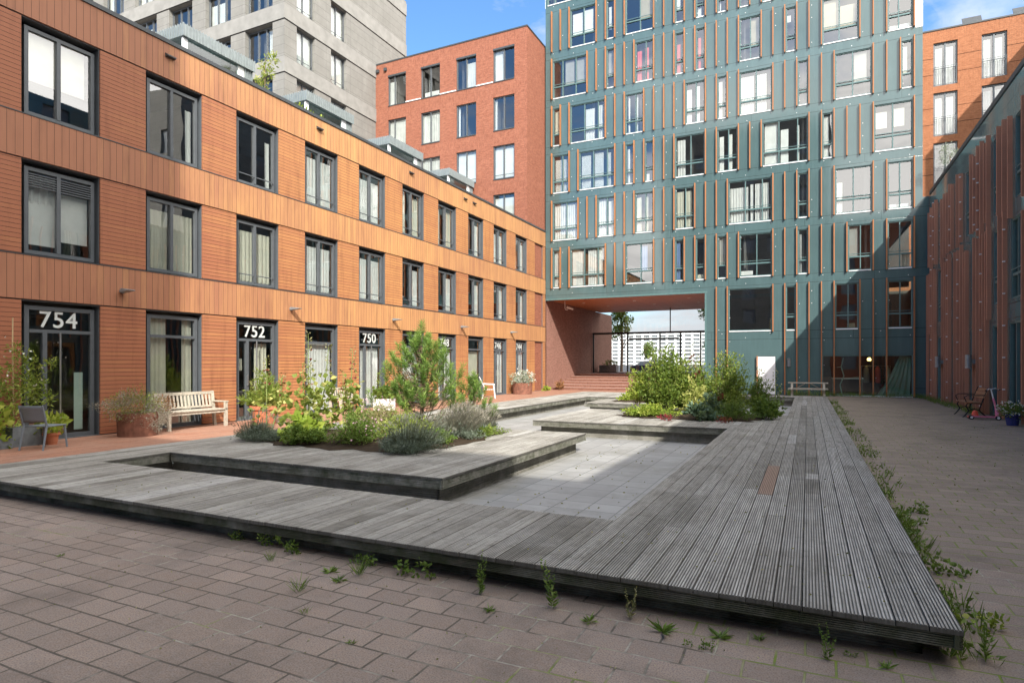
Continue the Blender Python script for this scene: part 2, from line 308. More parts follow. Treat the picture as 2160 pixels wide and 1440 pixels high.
# ---------------------------------------------------------------- mesh helpers
class MB:
    def __init__(s): s.v = []; s.f = []; s.t = []; s.fr = []
    def add(s, vs, fs, tint=.5, fresh=0.0):
        o = len(s.v); s.v += [tuple(p) for p in vs]; s.f += [tuple(i+o for i in f) for f in fs]; s.t += [tint]*len(vs); s.fr += [fresh]*len(vs)
    def box(s, x0, x1, y0, y1, z0, z1, **k):
        s.add([(x, y, z) for x in (x0, x1) for y in (y0, y1) for z in (z0, z1)],
              [(0, 1, 3, 2), (4, 6, 7, 5), (0, 4, 5, 1), (2, 3, 7, 6), (0, 2, 6, 4), (1, 5, 7, 3)], **k)
    def fbox(s, P, u0, u1, z0, z1, w0, w1):
        s.add([P(u, z, w_) for u in (u0, u1) for z in (z0, z1) for w_ in (w0, w1)],
              [(0, 1, 3, 2), (4, 6, 7, 5), (0, 4, 5, 1), (2, 3, 7, 6), (0, 2, 6, 4), (1, 5, 7, 3)])
    def quad(s, *p, **k): s.add(p, [tuple(range(len(p)))], **k)
    def tube(s, pts, rad, n=8, caps=True, **k):
        pts = [Vector(p) for p in pts]
        if not isinstance(rad, (list, tuple)): rad = [rad]*len(pts)
        vs = []; fs = []; up = None
        for i, p in enumerate(pts):
            d = (pts[min(i+1, len(pts)-1)] - pts[max(i-1, 0)]).normalized()
            if up is None: up = d.orthogonal().normalized()
            a = (up - d*up.dot(d)); a = a.normalized() if a.length > 1e-6 else d.orthogonal().normalized(); up = a; b = d.cross(a)
            for j in range(n):
                t = 2*math.pi*j/n; vs.append(p + (a*math.cos(t) + b*math.sin(t))*rad[i])
        for i in range(len(pts)-1):
            for j in range(n):
                j2 = (j+1) % n; fs.append((i*n+j, i*n+j2, (i+1)*n+j2, (i+1)*n+j))
        if caps: fs += [tuple(range(n))[::-1], tuple(range((len(pts)-1)*n, len(pts)*n))]
        s.add(vs, fs, **k)
    def lathe(s, c, prof, n=20, **k):
        vs = []; fs = []
        for r_, z in prof:
            for j in range(n):
                t = 2*math.pi*j/n; vs.append((c[0]+r_*math.cos(t), c[1]+r_*math.sin(t), c[2]+z))
        for i in range(len(prof)-1):
            for j in range(n):
                j2 = (j+1) % n; fs.append((i*n+j, i*n+j2, (i+1)*n+j2, (i+1)*n+j))
        s.add(vs, fs, **k)
    def facade(s, P, u0, u1, z0, z1, holes, depth=.25, reveal=True):
        us = sorted({u0, u1, *[min(max(h[0], u0), u1) for h in holes], *[min(max(h[1], u0), u1) for h in holes]})
        zs = sorted({z0, z1, *[min(max(h[2], z0), z1) for h in holes], *[min(max(h[3], z0), z1) for h in holes]})
        for a, b in zip(us, us[1:]):
            run = None
            for c, d in zip(zs, zs[1:]):
                m, q = (a+b)/2, (c+d)/2
                inside = any(h[0] < m < h[1] and h[2] < q < h[3] for h in holes)
                if inside:
                    if run: s.quad(P(a, run[0], 0), P(b, run[0], 0), P(b, run[1], 0), P(a, run[1], 0)); run = None
                else: run = (run[0], d) if run else (c, d)
            if run: s.quad(P(a, run[0], 0), P(b, run[0], 0), P(b, run[1], 0), P(a, run[1], 0))
        if reveal:
            for a, b, c, d in [h[:4] for h in holes]:
                for (p, q) in (((a, c), (b, c)), ((b, c), (b, d)), ((b, d), (a, d)), ((a, d), (a, c))):
                    s.quad(P(*p, 0), P(*q, 0), P(*q, -depth), P(*p, -depth))
    def build(s, name, mat, parent=None, smooth=False, loc=None):
        me = bpy.data.meshes.new(name); me.from_pydata(s.v, [], s.f); me.materials.append(M[mat] if isinstance(mat, str) else mat)
        if mat in ('deck', 'fascia', 'plinth') or s.leafy:
            for nm, dat in (('tint', s.t), ('fresh', s.fr)):
                a = me.attributes.new(nm, 'FLOAT', 'POINT'); a.data.foreach_set('value', dat)
        o = bpy.data.objects.new(name, me); COL.objects.link(o)
        if smooth: me.polygons.foreach_set('use_smooth', [True]*len(me.polygons))
        if parent is not None:
            o.parent = parent
            pl = parent.location if parent.parent is None else (parent.location + parent.parent.location)
            o.location = (0, 0, 0)
            o.matrix_parent_inverse = Matrix.Identity(4)
            # geometry is authored in world space: move it back by the parents' offset
            off = Vector((0, 0, 0)); p = parent
            while p is not None: off += p.location; p = p.parent
            if off.length > 0: me.transform(Matrix.Translation(-off))
        elif loc is not None:
            me.transform(Matrix.Translation(-Vector(loc))); o.location = loc
        return o
    leafy = False
class Leaves:
    """many small folded leaves, one mesh"""
    def __init__(s): s.v = []; s.t = []; s.n = 0
    def add(s, c, d, L_, W, tints, fold=.25):
        """c centres (n,3), d directions (n,3)"""
        c = np.asarray(c, float); d = np.asarray(d, float); n = len(c)
        d /= np.linalg.norm(d, axis=1)[:, None] + 1e-9
        r_ = NR.normal(size=(n, 3)); sd = np.cross(d, r_); sd /= np.linalg.norm(sd, axis=1)[:, None] + 1e-9
        nn = np.cross(d, sd)
        L_ = np.broadcast_to(L_, (n,))[:, None]; W = np.broadcast_to(W, (n,))[:, None]
        base = c; tip = c + d*L_; m = c + d*L_*.45
        a = m + sd*W*.5 + nn*W*fold; b = m - sd*W*.5 + nn*W*fold
        s.v.append(np.stack([base, a, tip, b], 1).reshape(-1, 3)); s.t.append(np.repeat(np.broadcast_to(tints, (n,)), 4)); s.n += n
    def cloud(s, c, r, n, L_, W, tint=(0, 1), shell=.35, up=.3, flat=False):
        """leaves through an ellipsoid volume, denser outward, clumped"""
        c = np.array(c, float); r = np.array(r, float)
        p = NR.normal(size=(n, 3)); p /= np.linalg.norm(p, axis=1)[:, None]
        rad = (shell + (1-shell)*NR.random(n))**.6
        ph = NR.random(3)*6; lump = 1 + .18*np.sin(p[:, 0]*5+ph[0])*np.sin(p[:, 1]*6+ph[1]) + .14*np.sin(p[:, 2]*7+ph[2]+p[:, 0]*4)
        q = p*(rad*lump)[:, None]
        if flat: q[:, 2] = np.abs(q[:, 2])
        d = p*.8 + NR.normal(size=(n, 3))*.6; d[:, 2] += up
        tt = np.clip(tint[0] + (tint[1]-tint[0])*(NR.random(n)*.7 + .3*(.5+.5*np.sin(q[:, 0]*4+q[:, 1]*3+ph[0]))), 0, 1)
        s.add(c + q*r, d, L_*(.6+.8*NR.random(n)), W*(.6+.8*NR.random(n)), tt)
    def build(s, name, mat, parent=None, loc=None):
        v = np.concatenate(s.v); t = np.concatenate(s.t)
        o = Vector((0, 0, 0)); p = parent
        while p is not None: o += p.location; p = p.parent
        if loc is not None and parent is None: o = Vector(loc)
        v = v - np.array(o)
        me = bpy.data.meshes.new(name); n = s.n
        me.vertices.add(n*4); me.vertices.foreach_set('co', v.ravel())
        me.loops.add(n*6); idx = np.arange(n)[:, None]*4 + np.array([0, 1, 2, 0, 2, 3]); me.loops.foreach_set('vertex_index', idx.ravel())
        me.polygons.add(n*2); me.polygons.foreach_set('loop_start', np.arange(n*2)*3)
        a = me.attributes.new('tint', 'FLOAT', 'POINT'); a.data.foreach_set('value', t)
        me.update(calc_edges=True); me.materials.append(M[mat])
        ob = bpy.data.objects.new(name, me); COL.objects.link(ob)
        if parent is not None: ob.parent = parent
        elif loc is not None: ob.location = loc
        return ob
NR = np.random.default_rng(11)
def tag(o, label=None, cat=None, group=None, kind=None):
    if label: o['label'] = label
    if cat: o['category'] = cat
    if group: o['group'] = group
    if kind: o['kind'] = kind
    return o
def thing(name, label, cat, loc, group=None):
    o = bpy.data.objects.new(name, None); COL.objects.link(o); o.location = loc; o.empty_display_size = .2
    return tag(o, label, cat, group)

# ---------------------------------------------------------------- windows
def wavy(mb, P, u0, u1, z0, z1, w_, amp=.028, per=.13, flare=0.0):
    n = max(4, int((u1-u0)/.035)); ph = rnd.random()*6; vs = []; fs = []
    for i in range(n+1):
        u = u0+(u1-u0)*i/n; ww = w_ + amp*math.sin(u/per*6.28+ph+.8*math.sin(u*5+ph))
        vs += [P(u, z0, ww), P(u, z1, ww*.5 + w_*.5)]
    for i in range(n): fs.append((2*i, 2*i+2, 2*i+3, 2*i+1))
    mb.add(vs, fs)
def window(parent, P, u0, u1, z0, z1, depth=.2, mull=(), transom=None, fm='greyframe', fw=.06, cur=None, rail=None, glass='glass', sill=None, name='window', cm='curtain', louvre=False):
    mb = MB(); w0, w1 = -depth, -depth+.07
    mb.fbox(P, u0, u0+fw, z0, z1, w0, w1); mb.fbox(P, u1-fw, u1, z0, z1, w0, w1)
    mb.fbox(P, u0+fw, u1-fw, z0, z0+fw, w0, w1); mb.fbox(P, u0+fw, u1-fw, z1-fw, z1, w0, w1)
    for m in mull: mb.fbox(P, m-fw*.5, m+fw*.5, z0+fw, (transom-.034) if name == 'entrance_door' else z1-fw, w0+.002, w1+.012)
    if transom:
        us = [u0+fw, u1-fw] if name == 'entrance_door' else [u0+fw] + [x for m in mull for x in (m-fw*.5, m+fw*.5)] + [u1-fw]
        for a, b in zip(us[::2], us[1::2]): mb.fbox(P, a, b, transom-.035, transom+.035, w0+.002, w1+.008)
    if louvre:
        for k in range(6): mb.fbox(P, u0+fw, u1-fw, z1-fw-.07-.05*k, z1-fw-.05-.05*k, w0+.03, w1)
    o = mb.build(name, fm, parent)
    g = MB(); g.quad(P(u0+fw*.5, z0+fw*.5, w0+.02), P(u1-fw*.5, z0+fw*.5, w0+.02), P(u1-fw*.5, z1-fw*.5, w0+.02), P(u0+fw*.5, z1-fw*.5, w0+.02)); g.build('pane', glass, o)
    if cur:
        c = MB(); W = u1-u0
        for kind, a, b, c0, c1 in cur:
            ua, ub = u0+fw+(W-2*fw)*a, u0+fw+(W-2*fw)*b; za, zb = z0+(z1-z0)*c0, z0+(z1-z0)*c1
            if kind == 'c': wavy(c, P, ua, ub, za, zb, w0-.07)
            elif kind == 'b': c.fbox(P, ua, ub, za, zb, w0-.075, w0-.07)
            elif kind == 'v':
                z = za
                while z < zb: c.fbox(P, ua, ub, z, z+.022, w0-.10, w0-.08); z += .04
        c.build('curtain' if any(k[0] == 'c' for k in cur) else 'blind', cm, o)
    if rail:
        r_ = MB()
        for a, b in zip([u0+fw]+[m+fw*.5 for m in mull], [m-fw*.5 for m in mull]+[u1-fw]):
            for z in rail: r_.fbox(P, a, b, z-.013, z+.013, w1+.01, w1+.035)
        r_.build('railing', fm, o)
    if sill:
        s_ = MB(); s_.fbox(P, u0+.02, u1-.02, z0-.05, z0-.003, -depth, .03); s_.build('sill', sill, o)
    return o
def interior(parent, P, u0, u1, z0, z1, levels, depth0, depth1, parts=3.3):
    mb = MB()
    mb.quad(P(u0, z0, -depth1), P(u1, z0, -depth1), P(u1, z1, -depth1), P(u0, z1, -depth1))
    for z in levels: mb.fbox(P, u0, u1, z-.12, z, -depth1+.01, -depth0)
    u = u0
    while u <= u1+.01: mb.fbox(P, u-.05, u+.05, z0, z1, -depth1+.02, -depth0-.02); u += parts
    return mb.build('interior', 'room', parent)
ST = 2.83
# ---------------------------------------------------------------- LEFT BUILDING (timber clad, 3 storeys)
X0 = -14.28
PL = lambda u, z, w_: (X0+w_, u, z)
lb = thing('timber_building', 'long three storey block clad in orange timber boards with numbered doors', 'building', (X0, 16, 0))
ks = list(range(-1, 11)); wu = [(6.80+2.57*k, 6.80+2.57*k+1.5) for k in ks]
wu[-1] = (wu[-1][0], min(wu[-1][1], 33.72))
YA, YB = 1.6, 34.08
rows = [(0.02, 2.88), (3.83, 5.74), (6.67, 8.61)]
holes = [(a, b, z0, z1) for (z0, z1) in rows for (a, b) in wu]
mb = MB(); mb.facade(PL, YA, YB, 0, 9.5, holes, .24); mb.build('wall', 'greyjamb', lb)
mb = MB()
mb.box(-24.5, X0-.001, YA, YA+.01, 0, 9.5); mb.box(-24.5, -24.49, YA+.01, YB, 0, 9.5); mb.box(-24.48, X0-.3, YA+.02, YB-.01, 9.3, 9.42)
mb.build('roof', 'coping', lb)
mb = MB()
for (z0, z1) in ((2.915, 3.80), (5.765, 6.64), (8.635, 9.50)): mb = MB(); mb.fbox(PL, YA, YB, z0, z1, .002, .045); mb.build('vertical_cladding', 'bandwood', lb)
mb = MB(); edges = [YA] + [x for p in wu for x in p] + [YB]
for (z0, z1) in ((0.03, 2.885), (3.83, 5.735), (6.67, 8.605)):
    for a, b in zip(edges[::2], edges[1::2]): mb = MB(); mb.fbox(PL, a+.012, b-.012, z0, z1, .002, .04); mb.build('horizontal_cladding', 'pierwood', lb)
mb = MB(); mb.fbox(PL, YA, YB, 9.505, 9.60, -.3, .075)
for z0 in (3.80, 6.642): mb.fbox(PL, YA, YB, z0+.003, z0+.022, .003, .055)
mb.build('coping', 'coping', lb)
nums = {0: '754', 2: '752', 4: '750', 6: '748', 8: '746', 9: '744'}
def number(txt, u, z, w_, size, parent):
    cu = bpy.data.curves.new('t', 'FONT'); cu.body = txt; cu.size = size; cu.align_x = 'CENTER'; cu.extrude = .004; cu.offset = .005; cu.space_character = 1.08
    o = bpy.data.objects.new('t', cu); COL.objects.link(o); dg = bpy.context.evaluated_depsgraph_get()
    me = bpy.data.meshes.new_from_object(o.evaluated_get(dg)); bpy.data.objects.remove(o)
    me.transform(Matrix.Translation((X0+w_, u, z)) @ Matrix(((0, 0, 1, 0), (1, 0, 0, 0), (0, 1, 0, 0), (0, 0, 0, 1))))
    off = Vector((0, 0, 0)); p = parent
    while p is not None: off += p.location; p = p.parent
    me.transform(Matrix.Translation(-off)); me.materials.clear(); me.materials.append(M['num'])
    ob = bpy.data.objects.new('house_number', me); COL.objects.link(ob); ob.parent = parent
sets = {  # (row, k) -> curtains
 (2, 0): ([('b', .0, .95, .42, 1)], 'cream'), (2, 1): ([('c', .84, 1, .02, .8)], 'curtain'), (2, 2): ([('c', .85, 1, .02, .8)], 'curtain'),
 (1, 0): ([('b', .0, .46, .12, .62), ('b', .52, 1, .2, .78), ('c', .0, .46, .6, .93)], 'curtain')}
full = ([('c', 0, .46, .0, .86), ('c', .54, 1, .0, .86)], 'curtain'); half = ([('c', .7, 1, 0, .86)], 'curtain'); side = ([('c', 0, .34, 0, .92), ('c', .6, 1, 0, .92)], 'curtain')
for k in ks:
    a, b = wu[k+1]; mcut = a+.47*(b-a)
    for r_ in (1, 2):
        z0, z1 = rows[r_]
        cu = sets.get((r_, k))
        if cu is None:
            if k in (3, 4): cu = full
            elif (r_, k) in ((1, 1), (1, 2)): cu = (full[0], 'cream')
            elif k in (5, 6): cu = ([('c', 0, .25, 0, .9), ('c', .72, 1, 0, .9)], 'cream') if r_ == 2 else half
            else: cu = rnd.choice([full, full, side, half])
        window(lb, PL, a+.10, b-.04, z0+.03, z1-.1, .16, (mcut+.03,), None, 'greyframe', .075, cu[0], (z0+.30,) if k > 1 else None, cm=cu[1], glass='glassl', louvre=(k == 0 and r_ == 1))
    z0, z1 = rows[0]
    if k in nums:
        w_ = window(lb, PL, a+.10, b-.04, z0, z1-.08, .16, (a+.47,), 2.28, 'greyframe', .085, {0: [('b', .78, .93, .05, .5)], 2: [('c', .55, .9, .02, .78), ('b', .05, .18, .5, .62)], 4: [('c', 0, .3, 0, .78), ('c', .4, 1, 0, .78)]}.get(k, [('c', .05, .3, 0, .75), ('c', .6, 1, 0, .75)]), None, name='entrance_door', cm='curtain' if k != 2 else 'cream', glass='glassd' if k == 0 else 'glass')
        h = MB(); h.tube([PL(a+.72, .15, -.0), PL(a+.72, 2.25, -.0)], .018, 10)
        for z in (.35, 2.05): h.tube([PL(a+.72, z, -.0), PL(a+.72, z, -.09)], .01, 6)
        h.build('handle', 'steel', w_)
        h = MB(); h.fbox(PL, a+.455, a+.485, .98, 1.28, -.09, -.05); h.build('lever', 'steel', w_)
        number(nums[k], (a+b)/2+.0, 2.37, -.12, .48, w_)
    else:
        cu = {1: ([('c', 0, .4, 0, 1), ('c', .78, 1, 0, 1)], 'cream'), 3: ([('c', .0, 1, 0, .8)], 'curtain'), 5: ([('b', 0, 1, .3, .8)], 'curtain'), 7: ([('b', 0, .95, .35, .78)], 'cream')}.get(k, side)
        window(lb, PL, a+.10, b-.04, z0, z1-.08, .16, (), 2.28, 'greyframe', .085, cu[0], None, cm=cu[1])
interior(lb, PL, YA+.1, YB-.1, .01, 9.2, (.03, 2.95, 5.8, 9.28), .55, 4.2, 5.14)
# objects that hang on it
mbp = None
for i, y in enumerate((8.78, 13.9, 19.03, 24.12, 29.31)):
    lt = thing('wall_lamp', ['grey wedge wall lamp above the planter beside door 754', 'grey wedge wall lamp right above door 752', 'grey wedge wall lamp on the band right of door 750', 'grey wedge wall lamp on the band between doors 748 and 746', 'grey wedge wall lamp on the band over door 744, farthest along'][i], 'lamp', (X0+.045, y, 3.27), 'wedge lamps along the timber band')
    m = MB(); m.tube([(X0+.047, y, 3.27), (X0+.11, y, 3.27)], .055, 12); m.build('mount', 'lampgrey', lt)
    m = MB(); A = [(X0+.11, y-.085, 3.235), (X0+.11, y+.085, 3.235), (X0+.44, y+.075, 3.27), (X0+.44, y-.075, 3.27)]
    B = [(X0+.11, y-.06, 3.33), (X0+.11, y+.06, 3.33), (X0+.44, y+.06, 3.285), (X0+.44, y-.06, 3.285)]
    m.add(A+B, [(3, 2, 1, 0), (4, 5, 6, 7), (0, 1, 5, 4), (1, 2, 6, 5), (2, 3, 7, 6), (3, 0, 4, 7)]); m.build('lamp_head', 'lampgrey', lt)
for i, y in enumerate((9.96, 15.11, 20.2, 24.47, 25.31)):
    m = MB(); z = 9.2
    m.add([(X0+.047, y-.12, z+.05), (X0+.047, y+.12, z+.05), (X0+.14, y+.12, z), (X0+.14, y-.12, z), (X0+.047, y-.12, z-.05), (X0+.047, y+.12, z-.05), (X0+.14, y+.12, z-.03), (X0+.14, y-.12, z-.03)],
          [(0, 3, 2, 1), (4, 5, 6, 7), (0, 1, 5, 4), (2, 3, 7, 6), (0, 4, 7, 3), (1, 2, 6, 5)])
    m.build('vent_hood', 'coping', lb)
# zinc roof pavilions
for i, y in enumerate((12.85, 18.1, 23.4, 28.7)):
    t = thing('roof_pavilion', ['nearest zinc clad roof box with a frosted glass strip on the timber block', 'zinc clad roof box behind the round shrub on the roof edge', 'zinc clad roof box in front of the left brick windows', 'zinc clad roof box farthest along the timber roof'][i], 'roof box', (-17.7, y, 9.43), 'zinc boxes on the timber roof')
    xf, xb, yb = -17.7, -20.6, y+2.75
    m = MB(); m.box(xb, xf, y, yb, 11.95, 12.32)
    n = 24
    for j in range(n+1):
        yy = y+(yb-y)*j/n; m.box(xf, xf+.03, yy-.008, yy+.008, 11.94, 12.34); xx = xb+(xf-xb)*j/n; m.box(xx-.008, xx+.008, y-.03, y, 11.94, 12.34)
    m.build('fascia', 'zinc', t)
    m = MB(); m.box(xb, xf-.1, yb-.35, yb, 9.43, 11.94)
    for j in range(4): m.box(xf-.1, xf-.06, yb-.35+.1*j, yb-.33+.1*j, 9.43, 11.94)
    m.build('zinc_wall', 'zinc', t)
    for q_ in ((xf-.16, xf-.1, y+.05, y+.22), (xf-.16, xf-.1, yb-.62, yb-.36), (xf-.9, xf-.8, y+.05, y+.12)): m = MB(); m.box(*q_, 9.43, 11.94); m.build('post', 'white', t)
    m = MB(); m.quad((xf-.12, y+.22, 9.43), (xf-.12, yb-.62, 9.43), (xf-.12, yb-.62, 11.94), (xf-.12, y+.22, 11.94)); m.quad((xf-.9, y+.1, 9.43), (xb, y+.1, 9.43), (xb, y+.1, 11.94), (xf-.9, y+.1, 11.94)); m.build('pane', 'glassf', t)
    m = MB(); m.box(xb+.05, xf-1.2, y+.4, yb-.4, 9.43, 11.9); m.build('core', 'sill', t)

# ---------------------------------------------------------------- MIDDLE BRICK BUILDING
YM = 31.6; PM = lambda u, z, w_: (u, YM-w_, z)
mbk = thing('brick_building', 'red brick block with four window columns right of the grey tower', 'building', (-20, YM, 0))
XS = X0-.05
cols = [(-24.03, -22.65), (-21.53, -20.14), (-18.99, -17.62), (-16.50, -15.12)]
mr = [9.47+ST*k for k in range(4)]
holes = [(a, b, z, z+1.93) for a, b in cols for z in mr]
m = MB(); m.facade(PM, -26.5, XS, 0, 20.72, holes, .16)
m.quad((XS, YM, 0), (XS, 44, 0), (XS, 44, 20.72), (XS, YM, 20.72)); m.quad((-26.5, YM, 20.7), (XS, YM, 20.7), (XS, 44, 20.7), (-26.5, 44, 20.7)); m.quad((-26.5, 44, 0), (XS, 44, 0), (XS, 44, 20.7), (-26.5, 44, 20.7))
m.build('wall', 'brick', mbk)
m = MB(); m.box(-26.5, XS+.03, YM-.03, YM+.25, 20.72, 20.80); m.box(XS-.25, XS+.03, YM+.25, 44, 20.72, 20.80); m.build('coping', 'coping', mbk)
for ci, (a, b) in enumerate(cols):
    for ri, z in enumerate(mr):
        cu, cm = None, 'curtain'
        if ri == 0: cu = [('b', 0, 1, 0, .9)]
        if ri == 1: cu = [('b', 0, 1, .05, 1)] if ci > 1 else [('c', 0, 1, 0, 1)]
        if ri == 2: cu = [('c', 0, 1, 0, .95)] if ci < 2 else [('c', 0, .12, 0, 1)]
        if ri == 3: cu = [[('c', 0, .35, 0, .8)], [('b', .1, .9, 0, .2)], [('c', .45, 1, 0, .8)], [('b', 0, .45, 0, 1)]][ci]
        window(mbk, PM, a, b, z, z+1.93, .14, (a+.5*(b-a)-(.2 if ci == 0 else 0),), None, 'greyframe', .055, cu, (z+.22,) if ri < 2 else None, cm=cm, sill='coping')
        if ri == 3:
            q = MB(); q.fbox(PM, a, b, z+1.93-.11, z+1.93-.005, -.12, .02); q.build('blind_box', 'coping', mbk)
m = MB()
for u0, u1 in ((-22.65, -21.53), (-20.14, -18.99), (-17.62, -16.5)): m.fbox(PM, u0, u1, 17.93, 17.99, .0, .05)
m.build('cable_duct', 'sill', mbk)
interior(mbk, PM, -26, XS-.3, 8, 20.4, [9.2+ST*k for k in range(5)], .45, 3.5, 2.4)
m = MB()
for u in (-24.9, -24.3): m.fbox(PM, u, u+.2, 20.2, 20.38, 0, .12)
m.build('outlet', 'coping', mbk)

# ---------------------------------------------------------------- GREY STONE TOWER
XG, YG = -25.0, 23.98
gt = thing('stone_tower', 'grey stone clad high-rise with dark banded joints behind the timber roof', 'building', (XG, YG, 0))
PG1 = lambda u, z, w_: (u, YG-w_, z); PG2 = lambda u, z, w_: (XG+w_, u, z)
zr = [9.47+ST*k for k in range(6)]
c1 = [(-27.94-3.2*k, -25.86-3.2*k) for k in range(7)]; c2 = [(24.85, 26.2), (27.5, 28.82)]
h1 = [(a, b, z, z+1.93) for a, b in c1 for z in zr]; h2 = [(a, b, z, z+1.93) for a, b in c2 for z in zr]
m = MB(); m.facade(PG1, -50, XG, 0, 26.6, h1, .35); m.facade(PG2, YG, 34.9, 0, 26.6, h2, .3)
m.quad((-50, 34.9, 0), (XG, 34.9, 0), (XG, 34.9, 26.6), (-50, 34.9, 26.6)); m.quad((-50, YG, 26.6), (XG, YG, 26.6), (XG, 34.9, 26.6), (-50, 34.9, 26.6)); m.build('wall', 'stone', gt)
m = MB(); m2 = MB()
for z in [6.66]+zr+[26.45]:
    zl, zh = z-.86, z-.03
    m.fbox(PG1, -50, XG+.05, zl, zh, .002, .05); m.fbox(PG2, YG, 34.9, zl, zh, .002, .05)
    for zz in (zl-.03, zh): m2.fbox(PG1, -50, XG+.04, zz, zz+.03, .001, .02); m2.fbox(PG2, YG, 34.9, zz, zz+.03, .001, .02)
m.build('stone_band', 'stoneband', gt); m2.build('joint', 'dark', gt)
for P_, cs, dep in ((PG1, c1, .32), (PG2, c2, .26)):
    for ci, (a, b) in enumerate(cs):
        for ri, z in enumerate(zr):
            if P_ is PG1 and (ci > 4 and ri < 3): continue
            W = b-a; mu = (a+W*.36, a+W*.66) if P_ is PG1 else (a+W*.45,)
            cu = [('b', 0, 1, 0, 1)] if P_ is PG2 and ri >= 2 else rnd.choice([[('c', 0, .2, 0, 1)], [('c', .0, .6, 0, .75)], [('c', .7, 1, 0, 1)], None])
            window(gt, P_, a, b, z, z+1.9, dep, mu, None, 'greyjamb' if P_ is PG1 else 'greyframe', .055, cu, (z+.3,) if P_ is PG2 else None)
interior(gt, PG1, -49.5, XG-.4, 6, 26.3, [9.2+ST*k for k in range(7)], .6, 4, 3.2)

# ---------------------------------------------------------------- GREEN SLAB
Y1 = 34.14; PN = lambda u, z, w_: (u, Y1-w_, z); PIT = .555; UX = lambda i: -13.82+PIT*i
gb = thing('green_building', 'tall green panelled slab with upright wooden fins above a wide passage', 'building', (-4.5, Y1, 0))
UL, UR, UR2 = -14.25, 4.84, 5.08
